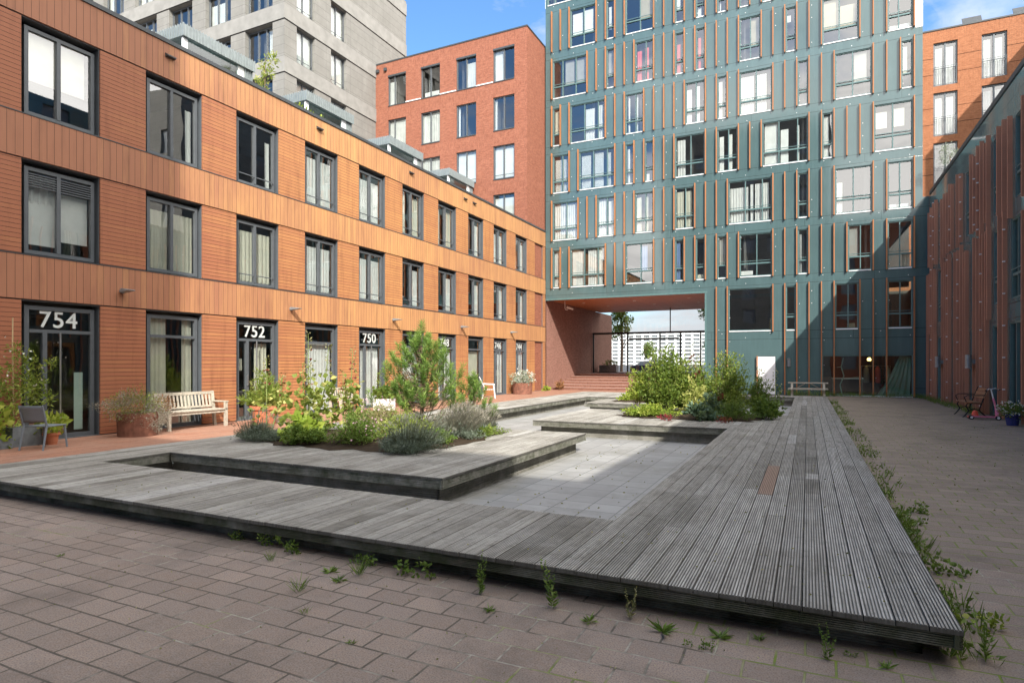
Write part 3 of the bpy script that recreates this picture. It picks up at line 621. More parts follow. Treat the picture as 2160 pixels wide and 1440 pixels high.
# windows: (row, i0, i1, mullions, curtain spec, material)
C_ = lambda *a: list(a)
full1 = [('c', 0, 1, 0, .92)]
W_ = [
 (6, -.65, 3, (.3, 1.7), None, 0), (6, 6, 7, (), None, 0), (6, 9, 12, (10.5,), [('c', 0, .3, 0, 1)], 'curtain'), (6, 14, 15, (), None, 0), (6, 17, 19, (18,), None, 0),
 (5, 2, 5, (3.6,), [('b', .03, .45, .3, .9), ('b', .53, .9, .3, .93)], 'curtain'), (5, 6, 7, (), [('b', .1, .6, .25, .85)], 'curtain'), (5, 8, 11, (9.6,), [('b', .52, 1, .3, 1)], 'tan'),
 (5, 13, 14, (), [('b', 0, .6, .35, .9)], 'curtain'), (5, 15, 16, (), [('b', .05, .6, 0, .25)], 'curtain'), (5, 17, 18, (), [('c', .05, .3, 0, 1)], 'curtain'), (5, 19, 20, (), None, 0), (5, 21, 22, (), None, 0),
 (4, 0, 4, (1.2, 2.7), [('b', .34, .62, .3, 1), ('b', .70, 1, .3, 1)], 'blind'), (4, 6, 7, (), [('b', 0, 1, .3, 1)], 'blind'), (4, 9, 11, (10.2,), [('c', .05, .33, 0, .8), ('c', .52, .75, 0, .85)], 'pink'),
 (4, 13, 14, (), [('c', .1, .6, 0, .75)], 'pink'), (4, 15, 16, (), [('c', .1, .55, 0, .8)], 'pink'), (4, 19, 21, (20.05,), [('b', .55, 1, .3, 1)], 'tan'), (4, 23, 24, (), [('b', 0, .5, .7, .85)], 'curtain'),
 (4, 26, 29, (27.4,), [('b', 0, .46, .3, 1), ('b', .5, .95, .3, .8)], 'tan'), (4, 31, 33, (31.9,), [('b', .05, .95, 0, .12)], 'curtain'),
 (3, 0, 1, (), [('b', .1, 1, .3, .95)], 'cream'), (3, 2, 6, (3.67, 5.17), [('c', .42, .7, 0, .85), ('c', .8, .95, 0, .9)], 'curtain'), (3, 8, 10, (9.15,), [('c', .08, .18, 0, 1), ('c', .62, .7, 0, 1)], 'curtain'),
 (3, 14, 16, (15.1,), [('b', .0, .28, .0, .85), ('b', .55, .75, 0, .9)], 'curtain'), (3, 17, 18, (), [('c', 0, .5, 0, .9)], 'curtain'), (3, 19, 22, (20.55,), [('c', 0, .44, 0, .9), ('c', .55, .85, 0, .9)], 'curtain'),
 (3, 24, 25, (), None, 0), (3, 27, 30, (28.45,), [('b', .53, .9, .3, 1)], 'blind'), (3, 32, 33, (), [('b', .1, .6, .3, .9)], 'cream'),
 (2, 0, 2, (1.2,), [('v', .05, .48, 0, .9), ('v', .6, .9, 0, .9)], 'curtain'), (2, 3, 7, (4.65, 6.15), [('v', .02, .3, 0, .9), ('v', .42, .68, 0, .93), ('v', .78, .9, 0, .9)], 'curtain'), (2, 8, 9, (), [('c', .05, .45, 0, .9)], 'curtain'), (2, 10, 11, (), [('b', 0, .45, 0, .2)], 'curtain'),
 (2, 13, 16, (14.6,), [('c', .02, .33, 0, .92)], 'curtain'), (2, 17, 19, (18.1,), [('b', .03, .28, 0, .85), ('b', .55, .75, 0, .88)], 'curtain'), (2, 21, 25, (22.5, 24.07), [('b', .02, .33, 0, 1), ('b', .4, .58, 0, .8), ('b', .78, .83, 0, .85)], 'curtain'),
 (2, 26, 27, (), [('b', 0, .65, 0, .95)], 'curtain'), (2, 30, 33, (31.46,), [('b', .02, .33, .5, .85), ('b', .53, .82, .5, .88)], 'cream'),
 (1, 0, 3, (1.66,), [('c', 0, 1, 0, .97)], 'curtain'), (1, 5, 7, (6.14,), [('c', 0, .5, 0, .97), ('c', .62, 1, 0, .9)], 'curtain'), (1, 9, 11, (10.16,), [('c', 0, .28, 0, .9), ('c', .5, .72, 0, .9)], 'cream'), (1, 13, 15, (14.1,), [('c', 0, .42, 0, .92), ('c', .55, .9, 0, .92)], 'cream'),
 (1, 18, 22, (19.6, 21.08), [('c', 0, .45, 0, .85), ('c', .5, .58, 0, .9), ('c', .62, .95, 0, .9)], 'curtain'), (1, 24, 25, (), None, 0), (1, 27, 30, (28.5,), [('c', .02, .18, 0, .7)], 'curtain'), (1, 31, 33, (31.98,), [('b', .05, .9, 0, .1)], 'curtain'),
 (0, 0, 1, (), [('c', 0, 1, 0, 1)], 'curtain'), (0, 2, 6, (3.66, 5.15), [('c', 0, .38, 0, .95), ('c', .5, .95, 0, .95)], 'curtain'), (0, 8, 11, (9.66,), [('c', .55, .8, .3, 1)], 'blue'), (0, 13, 14, (), [('c', 0, .6, 0, 1)], 'blue'),
 (0, 15, 16, (), [('b', 0, .9, 0, .12)], 'cream'), (0, 17, 18, (), [('c', 0, .9, .3, 1)], 'blind'), (0, 19, 22, (20.6,), [('b', 0, .4, .04, .14)], 'curtain'), (0, 24, 25, (), [('c', .05, .3, 0, .9)], 'curtain'),
 (0, 28, 30, (29.05,), [('b', 0, .44, .3, 1)], 'blind'), (0, 31, 33, (31.98,), [('c', .6, .95, 0, .3)], 'cream'),
 (-1, 18, 22, (), None, 0), (-1, 23, 24, (), None, 0), (-1, 27, 29, (28.1,), [('b', .52, .9, 0, .12)], 'tan'), (-1, 31, 33, (32.0,), None, 0)]
ZB = lambda r_: 6.1+ST*r_
holes = []; specs = []
for r_, i0, i1, mu, cu, cm in W_:
    z0, z1 = ZB(r_)+.06, ZB(r_)+2.27; u0, u1 = UX(i0)+.06, UX(i1)-.06
    holes.append((u0, u1, z0, z1)); specs.append((r_, u0, u1, z0, z1, [UX(q) for q in mu], cu, cm, i0))
store = (UX(26)+.03, UX(33)-.03, .06, 2.02); doorh = (-2.42, -1.50, .04, 1.98)
holes += [store, doorh, (UL, -4.9, -1, 5.48)]
TOP = 25.9
m = MB(); m.facade(PN, UL, UR, 0, TOP, holes, .1); m.quad((UR, Y1, 9.4), (UR, 45, 9.4), (UR, 45, TOP), (UR, Y1, TOP)); m.quad((UL, Y1, 5.48), (UL, 45, 5.48), (UL, 45, TOP), (UL, Y1, TOP))
m.quad((UR, Y1, 0), (UR2+.02, Y1, 0), (UR2+.02, Y1, 9.4), (UR, Y1, 9.4)); m.quad((UL, Y1, TOP), (UR, Y1, TOP), (UR, 45, TOP), (UL, 45, TOP)); m.quad((UL, 45, 5.48), (UR, 45, 5.48), (UR, 45, TOP), (UL, 45, TOP))
m.quad((-4.9, Y1, 0), (-4.9, 45, 0), (-4.9, 45, 5.48), (-4.9, Y1, 5.48)); m.quad((-4.9, 45, 0), (UR, 45, 0), (UR, 45, 5.48), (-4.9, 45, 5.48))
m.build('wall', 'panel', gb)
m = MB(); m.box(UL+.01, -4.91, Y1+.12, 45, 5.48, 5.55); m.build('passage_ceiling', 'soffit', gb)
m = MB(); m.box(UL+.005, -4.86, Y1-.012, Y1+.118, 5.40, 5.50); m.box(-4.99, -4.9, Y1-.012, Y1+.1, .0, 5.395); m.build('passage_trim', 'greenframe', gb)
for x, y in ((-12.9, 37.2), (-12.1, 39.9), (-9.6, 37.2), (-9.0, 39.9), (-6.3, 37.0), (-6.2, 39.9)):
    m = MB(); m.tube([(x, y, 5.478), (x, y, 5.465)], .09, 14); m.build('downlight', 'white', gb)
for r_, u0, u1, z0, z1, mu, cu, cm, i0 in specs:
    big = r_ == -1 and i0 == 18
    tr = None if big else z0+.66
    window(gb, PN, u0, u1, z0, z1, .11, mu, tr, 'greenframe', .045, cu, None if big else (tr+.13,), cm=cm or 'curtain', sill='sill', glass='glass' if r_ >= 0 else 'glassd')
# storefront
window(gb, PN, *store, depth=.1, mull=[UX(27), UX(29), UX(30), UX(31)], fm='greenframe', fw=.05, cur=None, sill='sill', glass='glassd', name='shop_window')
m = MB(); m.fbox(PN, doorh[0], doorh[1], doorh[2], doorh[3], -.08, -.02); dr = m.build('door', 'white', gb); dr['label'] = 'white flush door half in shadow'
m = MB(); m.fbox(PN, -1.62, -1.58, .95, 1.08, -.02, .03); m.build('handle', 'steel', dr)
occ = {}
for r_, i0, i1, *_ in W_: occ.setdefault(r_, set()).update(i for i in range(34) if i0 < i < i1)
fins = []
for r_ in range(-1, 7):
    for i in range(34):
        if i in occ.get(r_, ()): continue
        if r_ == -1:
            if i < 17 or i in (19, 20, 21): continue
            z0 = ZB(r_)-.02 if i == 22 else .03
            if i == 24: z0 = .03
            fins.append((i, z0, ZB(-1)+2.42))
        else: fins.append((i, ZB(r_), ZB(r_)+2.42 if not (r_ == 6) else ZB(6)+2.42))
fins.append((20.65, .03, 2.0))
fins.sort(key=lambda f: -(f[2]-f[1]) / math.hypot(UX(f[0]), Y1-0) / (1+.02*f[1]))
m = MB()
for n_, (i, z0, z1) in enumerate(fins):
    q = MB() if n_ < 100 else m
    u = UX(i); q.fbox(PN, u-.024, u+.024, z0, z1, .012, .15)
    if n_ < 100: q.build('fin', 'fin', gb)
tag(m.build('fin', 'fin', gb), kind='stuff')
m = MB()
for (i, z0, z1) in fins:
    if rnd.random() < .5:
        u = UX(i)+.12; z = z0+.25
        while z < z1-.1:
            if rnd.random() < .38: m.fbox(PN, u-.014, u+.014, z, z+.028, .0, .012)
            z += .62
for r_ in range(-1, 7):
    for q in range(16): u = UL+.5+q*1.2+rnd.random()*.1; z = ZB(r_)-.1-.22*(q % 2); (u < UR and (r_ > -1 or u > -4.6)) and m.fbox(PN, u-.014, u+.014, z, z+.028, .0, .012)
tag(m.build('fixings', 'white', gb), kind='stuff')
m = MB(); m.fbox(PN, UX(33)+.05, UR+.005, ZB(4)-.05, ZB(4)+2.4, .004, .02); m.build('white_panel', 'white', gb); m = MB(); m.fbox(PN, UL, UX(-.8), ZB(6)-.1, ZB(6)+2.4, .004, .02); m.build('white_panel', 'white', gb)
interior(gb, PN, -14.1, 4.7, 5.56, 25.5, [ZB(r_)-.16 for r_ in range(0, 8)], .35, 3.2, 2.775)
interior(gb, PN, -4.7, 4.9, 0.0, 5.5, [.02, 3.1], .35, 4.5, 4.8)
m = MB(); m.lathe((-1.9+.22-.95+.9, 35.3, 3.36), [(.0, 0), (.14, 0), (.14, .62), (.10, .68), (.05, .70), (.05, .8), (0, .8)], 16)
tag(m.build('brass_canister', 'brass', None, loc=(-1.73, 35.3, 3.36)), 'tall brass canister standing behind the big dark window left of the shadow', 'canister')
# inside the shop window
t = thing('worktable', 'thin white work table seen through the ground floor shop window', 'table', (1.8, 35.3, .04))
m = MB(); m.box(1.1, 2.5, 35.0, 35.7, .84, .88); m.build('tabletop', 'sill', t)
for x, y in ((1.15, 35.05), (2.45, 35.05), (1.15, 35.65), (2.45, 35.65)): m = MB(); m.tube([(x, y, .04), (x, y, .84)], .018, 8); m.build('leg', 'steel', t)
m = MB(); m.tube([(1.55, 34.7, .05), (1.45, 34.7, .55), (1.62, 34.7, 1.0), (1.5, 34.7, 1.45), (1.6, 34.7, 1.9)], .025, 8); m.tube([(1.5, 34.7, 1.45), (1.3, 34.7, 1.42)], .015, 6)
tag(m.build('zigzag_stand', 'teal', None, loc=(1.5, 34.7, .05)), 'pale zigzag upright leaning inside the shop window', 'stand')
m = MB(); P_ = PN
n = 24; vs = []; fs = []
for i in range(n+1):
    f_ = i/n; wv = -.35-.05*math.sin(f_*30); vs += [PN(3.05+1.35*f_, .08, wv-.25), PN(3.5+.9*f_, .9, wv), PN(3.95+.45*f_, 1.95, wv)]
for i in range(n): fs += [(3*i, 3*i+3, 3*i+4, 3*i+1), (3*i+1, 3*i+4, 3*i+5, 3*i+2)]
m.add(vs, fs); tag(m.build('curtain', 'teal', None, loc=(4, 34.5, .08)), 'long pale green curtain sweeping down behind the shop window', 'curtain')
t = thing('pendant_lamp', 'small amber pendant lamp glowing inside the shop window', 'lamp', (2.75, 35.2, 1.75))
k = NT('amber glow'); e = k.n('ShaderNodeEmission', {'Color': (1, .62, .18, 1), 'Strength': 2.5}); M['glow'] = k.done(e.outputs[0])
m = MB(); m.lathe((2.75, 35.2, 1.75), [(.0, .16), (.05, .15), (.085, .1), (.09, .03), (.07, 0), (.0, -.01)], 16); m.build('lamp_shade', 'glow', t)
m = MB(); m.tube([(2.75, 35.2, 1.9), (2.75, 35.2, 2.9)], .006, 5); m.build('cord', 'iron', t)
t = thing('coat_rack', 'clothes rack hung with dark and coral coats behind the shop window', 'clothes rack', (3.1, 35.6, .04))
m = MB(); m.tube([(2.45, 35.6, .04), (2.45, 35.6, 1.5), (3.7, 35.6, 1.5), (3.7, 35.6, .04)], .015, 8); m.build('frame', 'steel', t)
for i, (x, c) in enumerate(((2.65, 'blind'), (2.95, 'iron'), (3.15, 'pink'), (3.4, 'iron'), (3.58, 'teal'))):
    m = MB(); m.lathe((x, 35.6, .65), [(.05, 0), (.14, .0), (.13, .4), (.12, .68), (.05, .8), (.02, .84)], 10); m.build('coat', c, t)
for i, (px_, nm) in enumerate(((-.87, 'grey rounded wall lamp on the shaded green wall beside the white door'),)):
    m = MB(); m.lathe((px_, Y1-.012, 1.46), [(.0, 0), (.09, 0), (.09, .42), (.0, .42)], 18); tag(m.build('wall_lamp', 'lampgrey', None, loc=(px_, Y1, 1.46)), nm, 'lamp')

# ---------------------------------------------------------------- PASSAGE
m = MB(); m.box(-14.9, UL, Y1+.0, 48, 0, 5.47)
tag(m.build('brick_wall', 'brickp', None, loc=(UL, 38, 0)), 'dark red brick side wall of the passage under the green slab', 'wall')
m = MB()
for i in range(6): m.box(UL, -4.9, 35.3+.82*i, 35.3+.82*(i+1) if i < 5 else 50, -.05, .155*(i+1)-.02)
M['tread'] = plain('pale clay tread', (.40, .25, .20), .85, 0, .15, 5)  # treads paler than the step fronts, so the flight shows as stripes
mt_ = MB()
for i in range(6): mt_.box(UL, -4.9, 35.28+.82*i, 35.28+.82*(i+1) if i < 5 else 50, .155*(i+1)-.019, .155*(i+1))
tag(mt_.build('step_treads', 'tread'), kind='structure')
tag(m.build('steps', 'step', None), None, None, kind='structure')
gs = thing('glass_screen', 'dark framed glass entrance screen closing the passage', 'glass screen', (-9.6, 43, .93))
m = MB(); zf = .935
for x in (-14.15, -11.6, -9.3, -7.9, -6.55, -5.0): m.box(x-.045, x+.045, 42.95, 43.05, zf, 3.72)
m.box(-14.2, -4.92, 42.94, 43.06, 3.72, 3.86); m.box(-14.2, -4.92, 42.96, 43.04, zf, zf+.06); m.box(-8.62, -8.56, 42.96, 43.04, 3.86, 5.47)
m.box(-11.5, -8.0, 42.96, 43.04, 3.3, 3.42); m.build('frame', 'iron', gs)
m = MB(); m.quad((-14.2, 43, zf), (-4.92, 43, zf), (-4.92, 43, 5.47), (-14.2, 43, 5.47)); m.build('pane', glass_mat('screen glass', (.80, .83, .82), .05), gs)
t = thing('security_camera', 'white security camera hanging by the passage wall under the ceiling', 'camera', (-13.6, 35.7, 5.48))
m = MB(); m.tube([(-13.6, 35.7, 5.478), (-13.6, 35.7, 5.05), (-13.55, 35.75, 4.95), (-13.45, 35.8, 4.97)], .025, 8); m.build('bracket', 'white', t)
m = MB(); m.tube([(-13.5, 35.75, 5.12), (-13.15, 35.95, 5.0)], [.075, .06], 12); m.build('housing', 'white', t)
def sprigs(lv, m, c, r, n, L_, W, tint, per=34, spread=.075, start=.3, up=.5, lean=0.0):
    """ragged plant: curved shoots from the foot, leaves along each shoot"""
    c = np.array(c, float); K = max(10, n//per)
    for k in range(K):
        a = rnd.random()*6.283; q = rnd.random()**.55; h = (1-q**2.2*.75)*rnd.uniform(.55, 1.08)
        tip = c+np.array([r[0]*q*math.cos(a)*rnd.uniform(.8, 1.12)+lean*h*r[2], r[1]*q*math.sin(a)*rnd.uniform(.8, 1.12), max(.05, r[2]*h)])
        mid = c+(tip-c)*np.array([.35, .35, .55]); base = c+np.array([r[0]*.25*q*math.cos(a), r[1]*.25*q*math.sin(a), 0])
        f_ = start+(1-start)*NR.random(per)**.8; f1 = f_[:, None]
        p = base*(1-f1)**2+2*mid*f1*(1-f1)+tip*f1**2; p = p+NR.normal(size=(per, 3))*spread*(.4+.6*(1-f1))*np.array([1, 1, .7])
        d = (tip-mid)/np.linalg.norm(tip-mid)*.5+NR.normal(size=(per, 3))*.55; d[:, 2] += up*.5
        kt = tint[0]+(tint[1]-tint[0])*np.clip(rnd.random()*.55+.45*NR.random(per), 0, 1)
        lv.add(p, d, L_*(.55+.75*NR.random(per)), W*(.6+.7*NR.random(per)), kt)
        if m is not None and k % 3 == 0: m.tube([base, mid*.5+base*.25+tip*.25, tip], [.007, .005, .002], 4)
def shrub_obj(name, label, loc, r, n, L_, W, mat, tint=(0, 1), cat='plant', group=None, stems=6, shell=.3, start=.28, per=34):
    t = thing(name, label, cat, loc, group)
    lv = Leaves(); m = MB(); sc = max(.045, min(r)*.16)
    sprigs(lv, m, loc, r, n, L_, W, tint, per, sc, start)
    lv.build('foliage', mat, t); m.build('stem', 'bark', t)
    return t
t = thing('planter', 'grey box planter with a small green bush behind the glass screen', 'planter', (-13.3, 44.2, .93))
m = MB(); m.box(-14.0, -12.7, 43.9, 44.5, .93, 1.5); m.build('box', 'slate', t)
lv = Leaves(); lv.cloud((-13.2, 44.2, 1.6), (.5, .25, .25), 300, .12, .06); lv.build('foliage', 'mid', t)

# ---------------------------------------------------------------- RIGHT BUILDING
XR = 5.1; PR = lambda u, z, w_: (XR-w_, u, z)
rb = thing('finned_building', 'low dark glass clad block behind dense rust brown wooden fins at the right', 'building', (XR, 20, 0))
r2 = [(20.2, 21.0), (22.55, 23.17), (25.68, 26.73), (28.03, 28.45), (31.03, 31.54), (33.42, 33.82)] + [(2.5+3.1*k, 3.9+3.1*k) for k in range(6)]
r1 = [(20.25, 21.37), (22.58, 23.17), (25.54, 26.02), (28.62, 29.05), (31.03, 31.97)] + [(2.9+3.3*k, 4.2+3.3*k) for k in range(5)]
r0 = [(20.35, 21.55), (22.53, 23.28), (25.5, 26.13), (28.49, 29.03), (30.86, 32.05), (33.3, 33.84)] + [(3.9+3.3*k, 5.5+3.3*k) for k in range(5)]
hs = [(a, b, 6.12, 8.36) for a, b in r2] + [(a, b, 3.40, 5.60) for a, b in r1] + [(a, b, .05, 2.76) for a, b in r0]
RZ = 9.42
m = MB(); m.facade(PR, -3, 34.12, 0, RZ, hs, .1); m.quad((XR, -3, 0), (16, -3, 0), (16, -3, RZ), (XR, -3, RZ)); m.quad((XR, -3, RZ), (16, -3, RZ), (16, 34.1, RZ), (XR, 34.1, RZ)); m.quad((16, -3, 0), (16, 34.1, 0), (16, 34.1, RZ), (16, -3, RZ)); m.quad((5.1, 34.12, 0), (16, 34.12, 0), (16, 34.12, RZ), (5.1, 34.12, RZ))
m.build('wall', 'panelr', rb)
m = MB(); m.fbox(PR, -3, 34.0, RZ+.0, RZ+.16, -.12, .03); m.build('coping', 'coping', rb)
for a, b, z0, z1 in hs:
    g_ = z0 < 1; W = b-a
    vis = b > 19
    o = window(rb, PR, a, b, z0, z1, .09, (a+W*.5,) if W > .9 else (), None if g_ else z0+.66, 'greenframe', .045, rnd.choice([None, [('c', 0, .3, 0, 1)], [('c', .6, 1, 0, 1)], None]) if vis else None, None if g_ else (z0+.8,), 'glassd', name='window', cm='cream')
interior(rb, PR, -2.8, 34, .0, 9.3, (.03, 3.1, 5.85, 9.3), .3, 3.5, 4.1)
fl = []
F2 = [33.56, 33.02, 32.47, 31.86, 30.59, 30.05, 29.53, 29.0, 28.58, 27.64, 27.1, 25.52, 25.05, 24.59, 24.12, 23.68, 23.35, 22.19, 21.65, 21.11]
F1 = [33.95, 33.5, 33.0, 32.55, 32.12, 30.42, 29.87, 29.45, 29.10, 28.07, 27.57, 27.02, 26.49, 26.17, 25.1, 24.64, 24.19, 23.85, 23.51, 23.28, 22.08, 21.6]
for (za, zb, tag_) in ((6.0, 8.5, 2), (3.2, 5.7, 1)):
    wl = r2 if tag_ == 2 else r1; lst = list(F2 if tag_ == 2 else F1); y = 19.9
    while y > -2.5:
        if not any(a-.03 < y < b+.03 for a, b in wl): lst.append(y)
        y -= rnd.choice((.3, .4, .45, .55))
    for y in lst:
        if tag_ == 2: fl.append((y, za-rnd.choice((0, 0, .1, .25, .4)), zb+rnd.choice((-.2, -.1, 0, .12, .2))))
        else:
            lo = any(a-.03 < y < b+.03 for a, b in r0)
            fl.append((y, (2.95 if lo else .04), zb+rnd.choice((-.15, 0, 0, .1, .2))))
for a, b in r2+r1:
    pass
fl.sort(key=lambda f: -(f[2]-f[1])*(1 if f[0] > 19.8 else .01)/f[0] if f[0] > 0 else 0)
rest = MB()
for n_, (y, z0, z1) in enumerate(fl):
    q = MB() if n_ < 100 else rest
    q.fbox(PR, y-.022, y+.022, z0, z1, .04, .155)
    if n_ < 100: q.build('fin', 'finr', rb)
tag(rest.build('fin', 'finr', rb), kind='stuff')
m = MB()
for (y, z0, z1) in fl:
    if y < 19.5 or rnd.random() < .68: continue
    z = z0+.2
    while z < z1: m.fbox(PR, y-.065, y-.03, z, z+.035, .1, .16); z += rnd.choice((.62, .9))
tag(m.build('fixings', 'white', rb), kind='stuff')
for y, nm in ((30.28, 'grey cylinder wall lamp nearest the green slab on the finned wall'), (24.9, 'grey cylinder wall lamp over the iron bench on the finned wall')):
    m = MB(); m.lathe((XR-.30, y, 1.45), [(0, 0), (.095, 0), (.095, .45), (0, .45)], 18); m.box(XR-.24, XR-.0, y-.03, y+.03, 1.6, 1.75)
    tag(m.build('wall_lamp', 'lampgrey', None, loc=(XR-.3, y, 1.45)), nm, 'lamp', 'cylinder lamps on the finned wall')

# olive tree in slatted box on the roof
t = thing('roof_planter', 'pale slatted wooden tub on the roof edge under the olive tree', 'planter', (5.75, 33.2, RZ))
m = MB(); m.box(5.5, 6.0, 32.95, 33.45, RZ, RZ+.5)
for j in range(5): m.box(5.49+.12*j, 5.53+.12*j, 32.93, 32.95, RZ, RZ+.56)
m.build('tub', 'oldteak', t)
t = thing('olive_tree', 'small grey green olive tree in a tub on the roof edge against the brick wall', 'tree', (5.75, 33.2, RZ+.45))
m = MB(); m.tube([(5.75, 33.2, RZ+.45), (5.78, 33.2, RZ+.9), (5.72, 33.2, RZ+1.5)], [.035, .03, .012], 7); m.build('trunk', 'bark', t)
lv = Leaves()
for k in range(9): lv.cloud((5.75+rnd.uniform(-.28, .28), 33.2+rnd.uniform(-.25, .25), RZ+rnd.uniform(.95, 1.9)), (.2, .2, .25), 70, .09, .025, (.2, 1), .1)
lv.build('crown', 'silver', t)
# ---------------------------------------------------------------- RIGHT BRICK BUILDING
YR = 41.7; PQ = lambda u, z, w_: (u, YR-w_, z)
qb = thing('brick_building', 'orange brick block with french balconies at the far right behind the green slab', 'building', (10, YR, 0))
cs = [(6.42+2.22*k, 7.55+2.22*k) for k in range(5)]; rz = [5.98+ST*k for k in range(5)]
hs = [(a, b, z, z+2.45) for a, b in cs for z in rz]
m = MB(); m.facade(PQ, 4, 18, 0, 20.45, hs, .18); m.quad((4, YR, 20.4), (18, YR, 20.4), (18, 52, 20.4), (4, 52, 20.4)); m.quad((18, YR, 0), (18, 52, 0), (18, 52, 20.4), (18, YR, 20.4)); m.build('wall', 'brick2', qb)
m = MB(); m.box(4, 18, YR-.04, YR+.3, 20.45, 20.53); m.build('coping', 'coping', qb)
for ci, (a, b) in enumerate(cs):
    for ri, z in enumerate(rz):
        cu = [('c', .05, .38, 0, .9), ('c', .56, .9, 0, .9)] if ri > 2 else rnd.choice([None, [('c', 0, .3, 0, .9), ('c', .7, 1, 0, .9)]])
        o = window(qb, PQ, a, b, z, z+2.45, .17, (a+.5*(b-a),), None, 'greyjamb', .07, cu, None)
        g_ = MB()
        for zz in (z+.06, z+.95, z+1.05): g_.fbox(PQ, a, b, zz, zz+.022, .0, .03)
        for j in range(11): u = a+(b-a)*(j+.5)/11; g_.fbox(PQ, u-.007, u+.007, z+.08, z+.95, .005, .02)
        g_.build('balcony_rail', 'greyjamb', o)
interior(qb, PQ, 4.2, 17.8, 5, 20, [5.9+ST*k for k in range(6)], .45, 4, 3.3)
for i, x in enumerate((7.9, 10.2)):
    m = MB(); m.add([(x, 42.2, 20.55), (x+.9, 42.2, 20.55), (x+.9, 42.6, 21.25), (x, 42.6, 21.25), (x, 42.23, 20.55), (x+.9, 42.23, 20.55), (x+.9, 42.63, 21.25), (x, 42.63, 21.25)], [(0, 1, 2, 3), (7, 6, 5, 4), (0, 4, 5, 1), (1, 5, 6, 2), (2, 6, 7, 3), (3, 7, 4, 0)])
    tag(m.build('roof_panel', 'coping', None, loc=(x, 42.4, 20.53)), ['tilted dark roof panel nearer the green slab on the orange brick roof', 'tilted dark roof panel farther right on the orange brick roof'][i], 'solar panel', 'tilted panels on the brick roof')

# ---------------------------------------------------------------- neighbours outside the frame that shade the court
def neighbour(name, label, x0, x1, y0, y1, H, mat, faces):
    t = thing(name, label, 'building', ((x0+x1)/2, (y0+y1)/2, 0))
    m = MB(); g = MB()
    PF = {'n': (lambda u, z, w_: (u, y1+w_, z), x0, x1), 's': (lambda u, z, w_: (u, y0-w_, z), x0, x1), 'e': (lambda u, z, w_: (x1+w_, u, z), y0, y1), 'w': (lambda u, z, w_: (x0-w_, u, z), y0, y1)}
    for f_, (P_, a, b) in PF.items():
        hs = []
        if f_ in faces:
            z = 1.0
            while z < H-2.2:
                u = a+1
                while u < b-2: hs.append((u, u+1.5, z, z+1.8)); u += 2.9
                z += ST
        m.facade(P_, a, b, 0, H, hs, .2)
        for h in hs: g.quad(P_(h[0], h[2], -.18), P_(h[1], h[2], -.18), P_(h[1], h[3], -.18), P_(h[0], h[3], -.18))
    m.quad((x0, y0, H), (x1, y0, H), (x1, y1, H), (x0, y1, H)); m.build('wall', mat, t)
    if g.v: g.build('window', 'winfar', t)
neighbour('brick_building', 'brick block behind the camera closing the south side of the court', 2.45, 34, -26, -12.0, 18.4, 'brick', 'n')
neighbour('stone_tower', 'grey stone high-rise behind the camera', -17, 2.41, -26, -12.0, 31, 'stone', 'ne')
neighbour('stone_tower', 'grey high-rise beyond the finned block outside the frame', 14, 20, 31, 45, 23, 'stone', 'sw')

neighbour('finned_building', 'dark upper block set back behind the finned wall outside the frame', 12, 20, 5, 24, 17.4, 'panelr', 'w')
# ---------------------------------------------------------------- GROUND
def sheet(name, mat, rects, z, kind='structure'):
    m = MB()
    for x0, x1, y0, y1 in rects: m.quad((x0, y0, z), (x1, y0, z), (x1, y1, z), (x0, y1, z))
    return tag(m.build(name, mat), kind=kind)
DX0, DX1, DY0, DY1 = -10.04+.2, .73-.2, 3.87+.2, 29-.2
sheet('ground', 'paver', [(-700, 700, -300, DY0), (-700, DX0, DY0, DY1), (DX1, 700, DY0, DY1), (-700, 700, DY1, 60)], 0)
sheet('terrace', 'terrace', [(X0-.3, -10.0, 1.6, 35.3), (-10.0, -4.9, 29.0, 35.3)], .006)
m = MB(); m.quad((DX0-.2, DY0-.2, -.15), (DX1+.2, DY0-.2, -.15), (DX1+.2, DY1+.2, -.15), (DX0-.2, DY1+.2, -.15)); tag(m.build('sunken_floor', 'tile'), kind='structure')
sheet('street', 'asphalt', [(-500, 500, 50, 900)], .45)
# ---------------------------------------------------------------- DECK
BP = .1517; XK = lambda k: .73-BP*k
ZD = .22
rects = [(0, 71, 3.87, 5.27), (0, 15, 5.27, 18), (0, 8, 18, 29), (64, 71, 5.27, 6.29), (31, 71, 6.29, 11.62), (60, 71, 11.62, 29), (15, 45, 13.78, 18.0), (25, 52, 20.7, 23.2), (31, 60, 24.6, 29), (8, 31, 27.6, 29)]
ys = sorted({y for r_ in rects for y in r_[2:]})
def cov(k, ym): return any(r_[0] <= k < r_[1] and r_[2] < ym < r_[3] for r_ in rects)
dk = thing('wooden_deck', 'large weathered grey grooved timber deck stepping around a sunken tiled basin', 'deck', (-4.6, 3.87, 0))
db = MB(); fb = MB(); pb = MB()
NG = 8
def board(k, y0, y1, tint, fresh, dz):
    xr = XK(k)-.003; xl = XK(k+1)+.003; n = NG; prof = [(xl, ZD-.03)]
    wd = (xr-xl)/n
    for i in range(n):
        a = xl+wd*i; prof += [(a+wd*.04, ZD+dz), (a+wd*.56, ZD+dz), (a+wd*.66, ZD+dz-.007), (a+wd*.94, ZD+dz-.007)]
    prof[1] = (xl, ZD+dz-.001); prof += [(xr, ZD+dz-.001), (xr, ZD-.03)]
    N = len(prof); vs = [(p[0], y0, p[1]) for p in prof]+[(p[0], y1, p[1]) for p in prof]
    fs = [(i, i+1, N+i+1, N+i) for i in range(N-1)]+[tuple(range(N))[::-1], tuple(range(N, 2*N))]
    db.add(vs, fs, tint=tint, fresh=fresh)
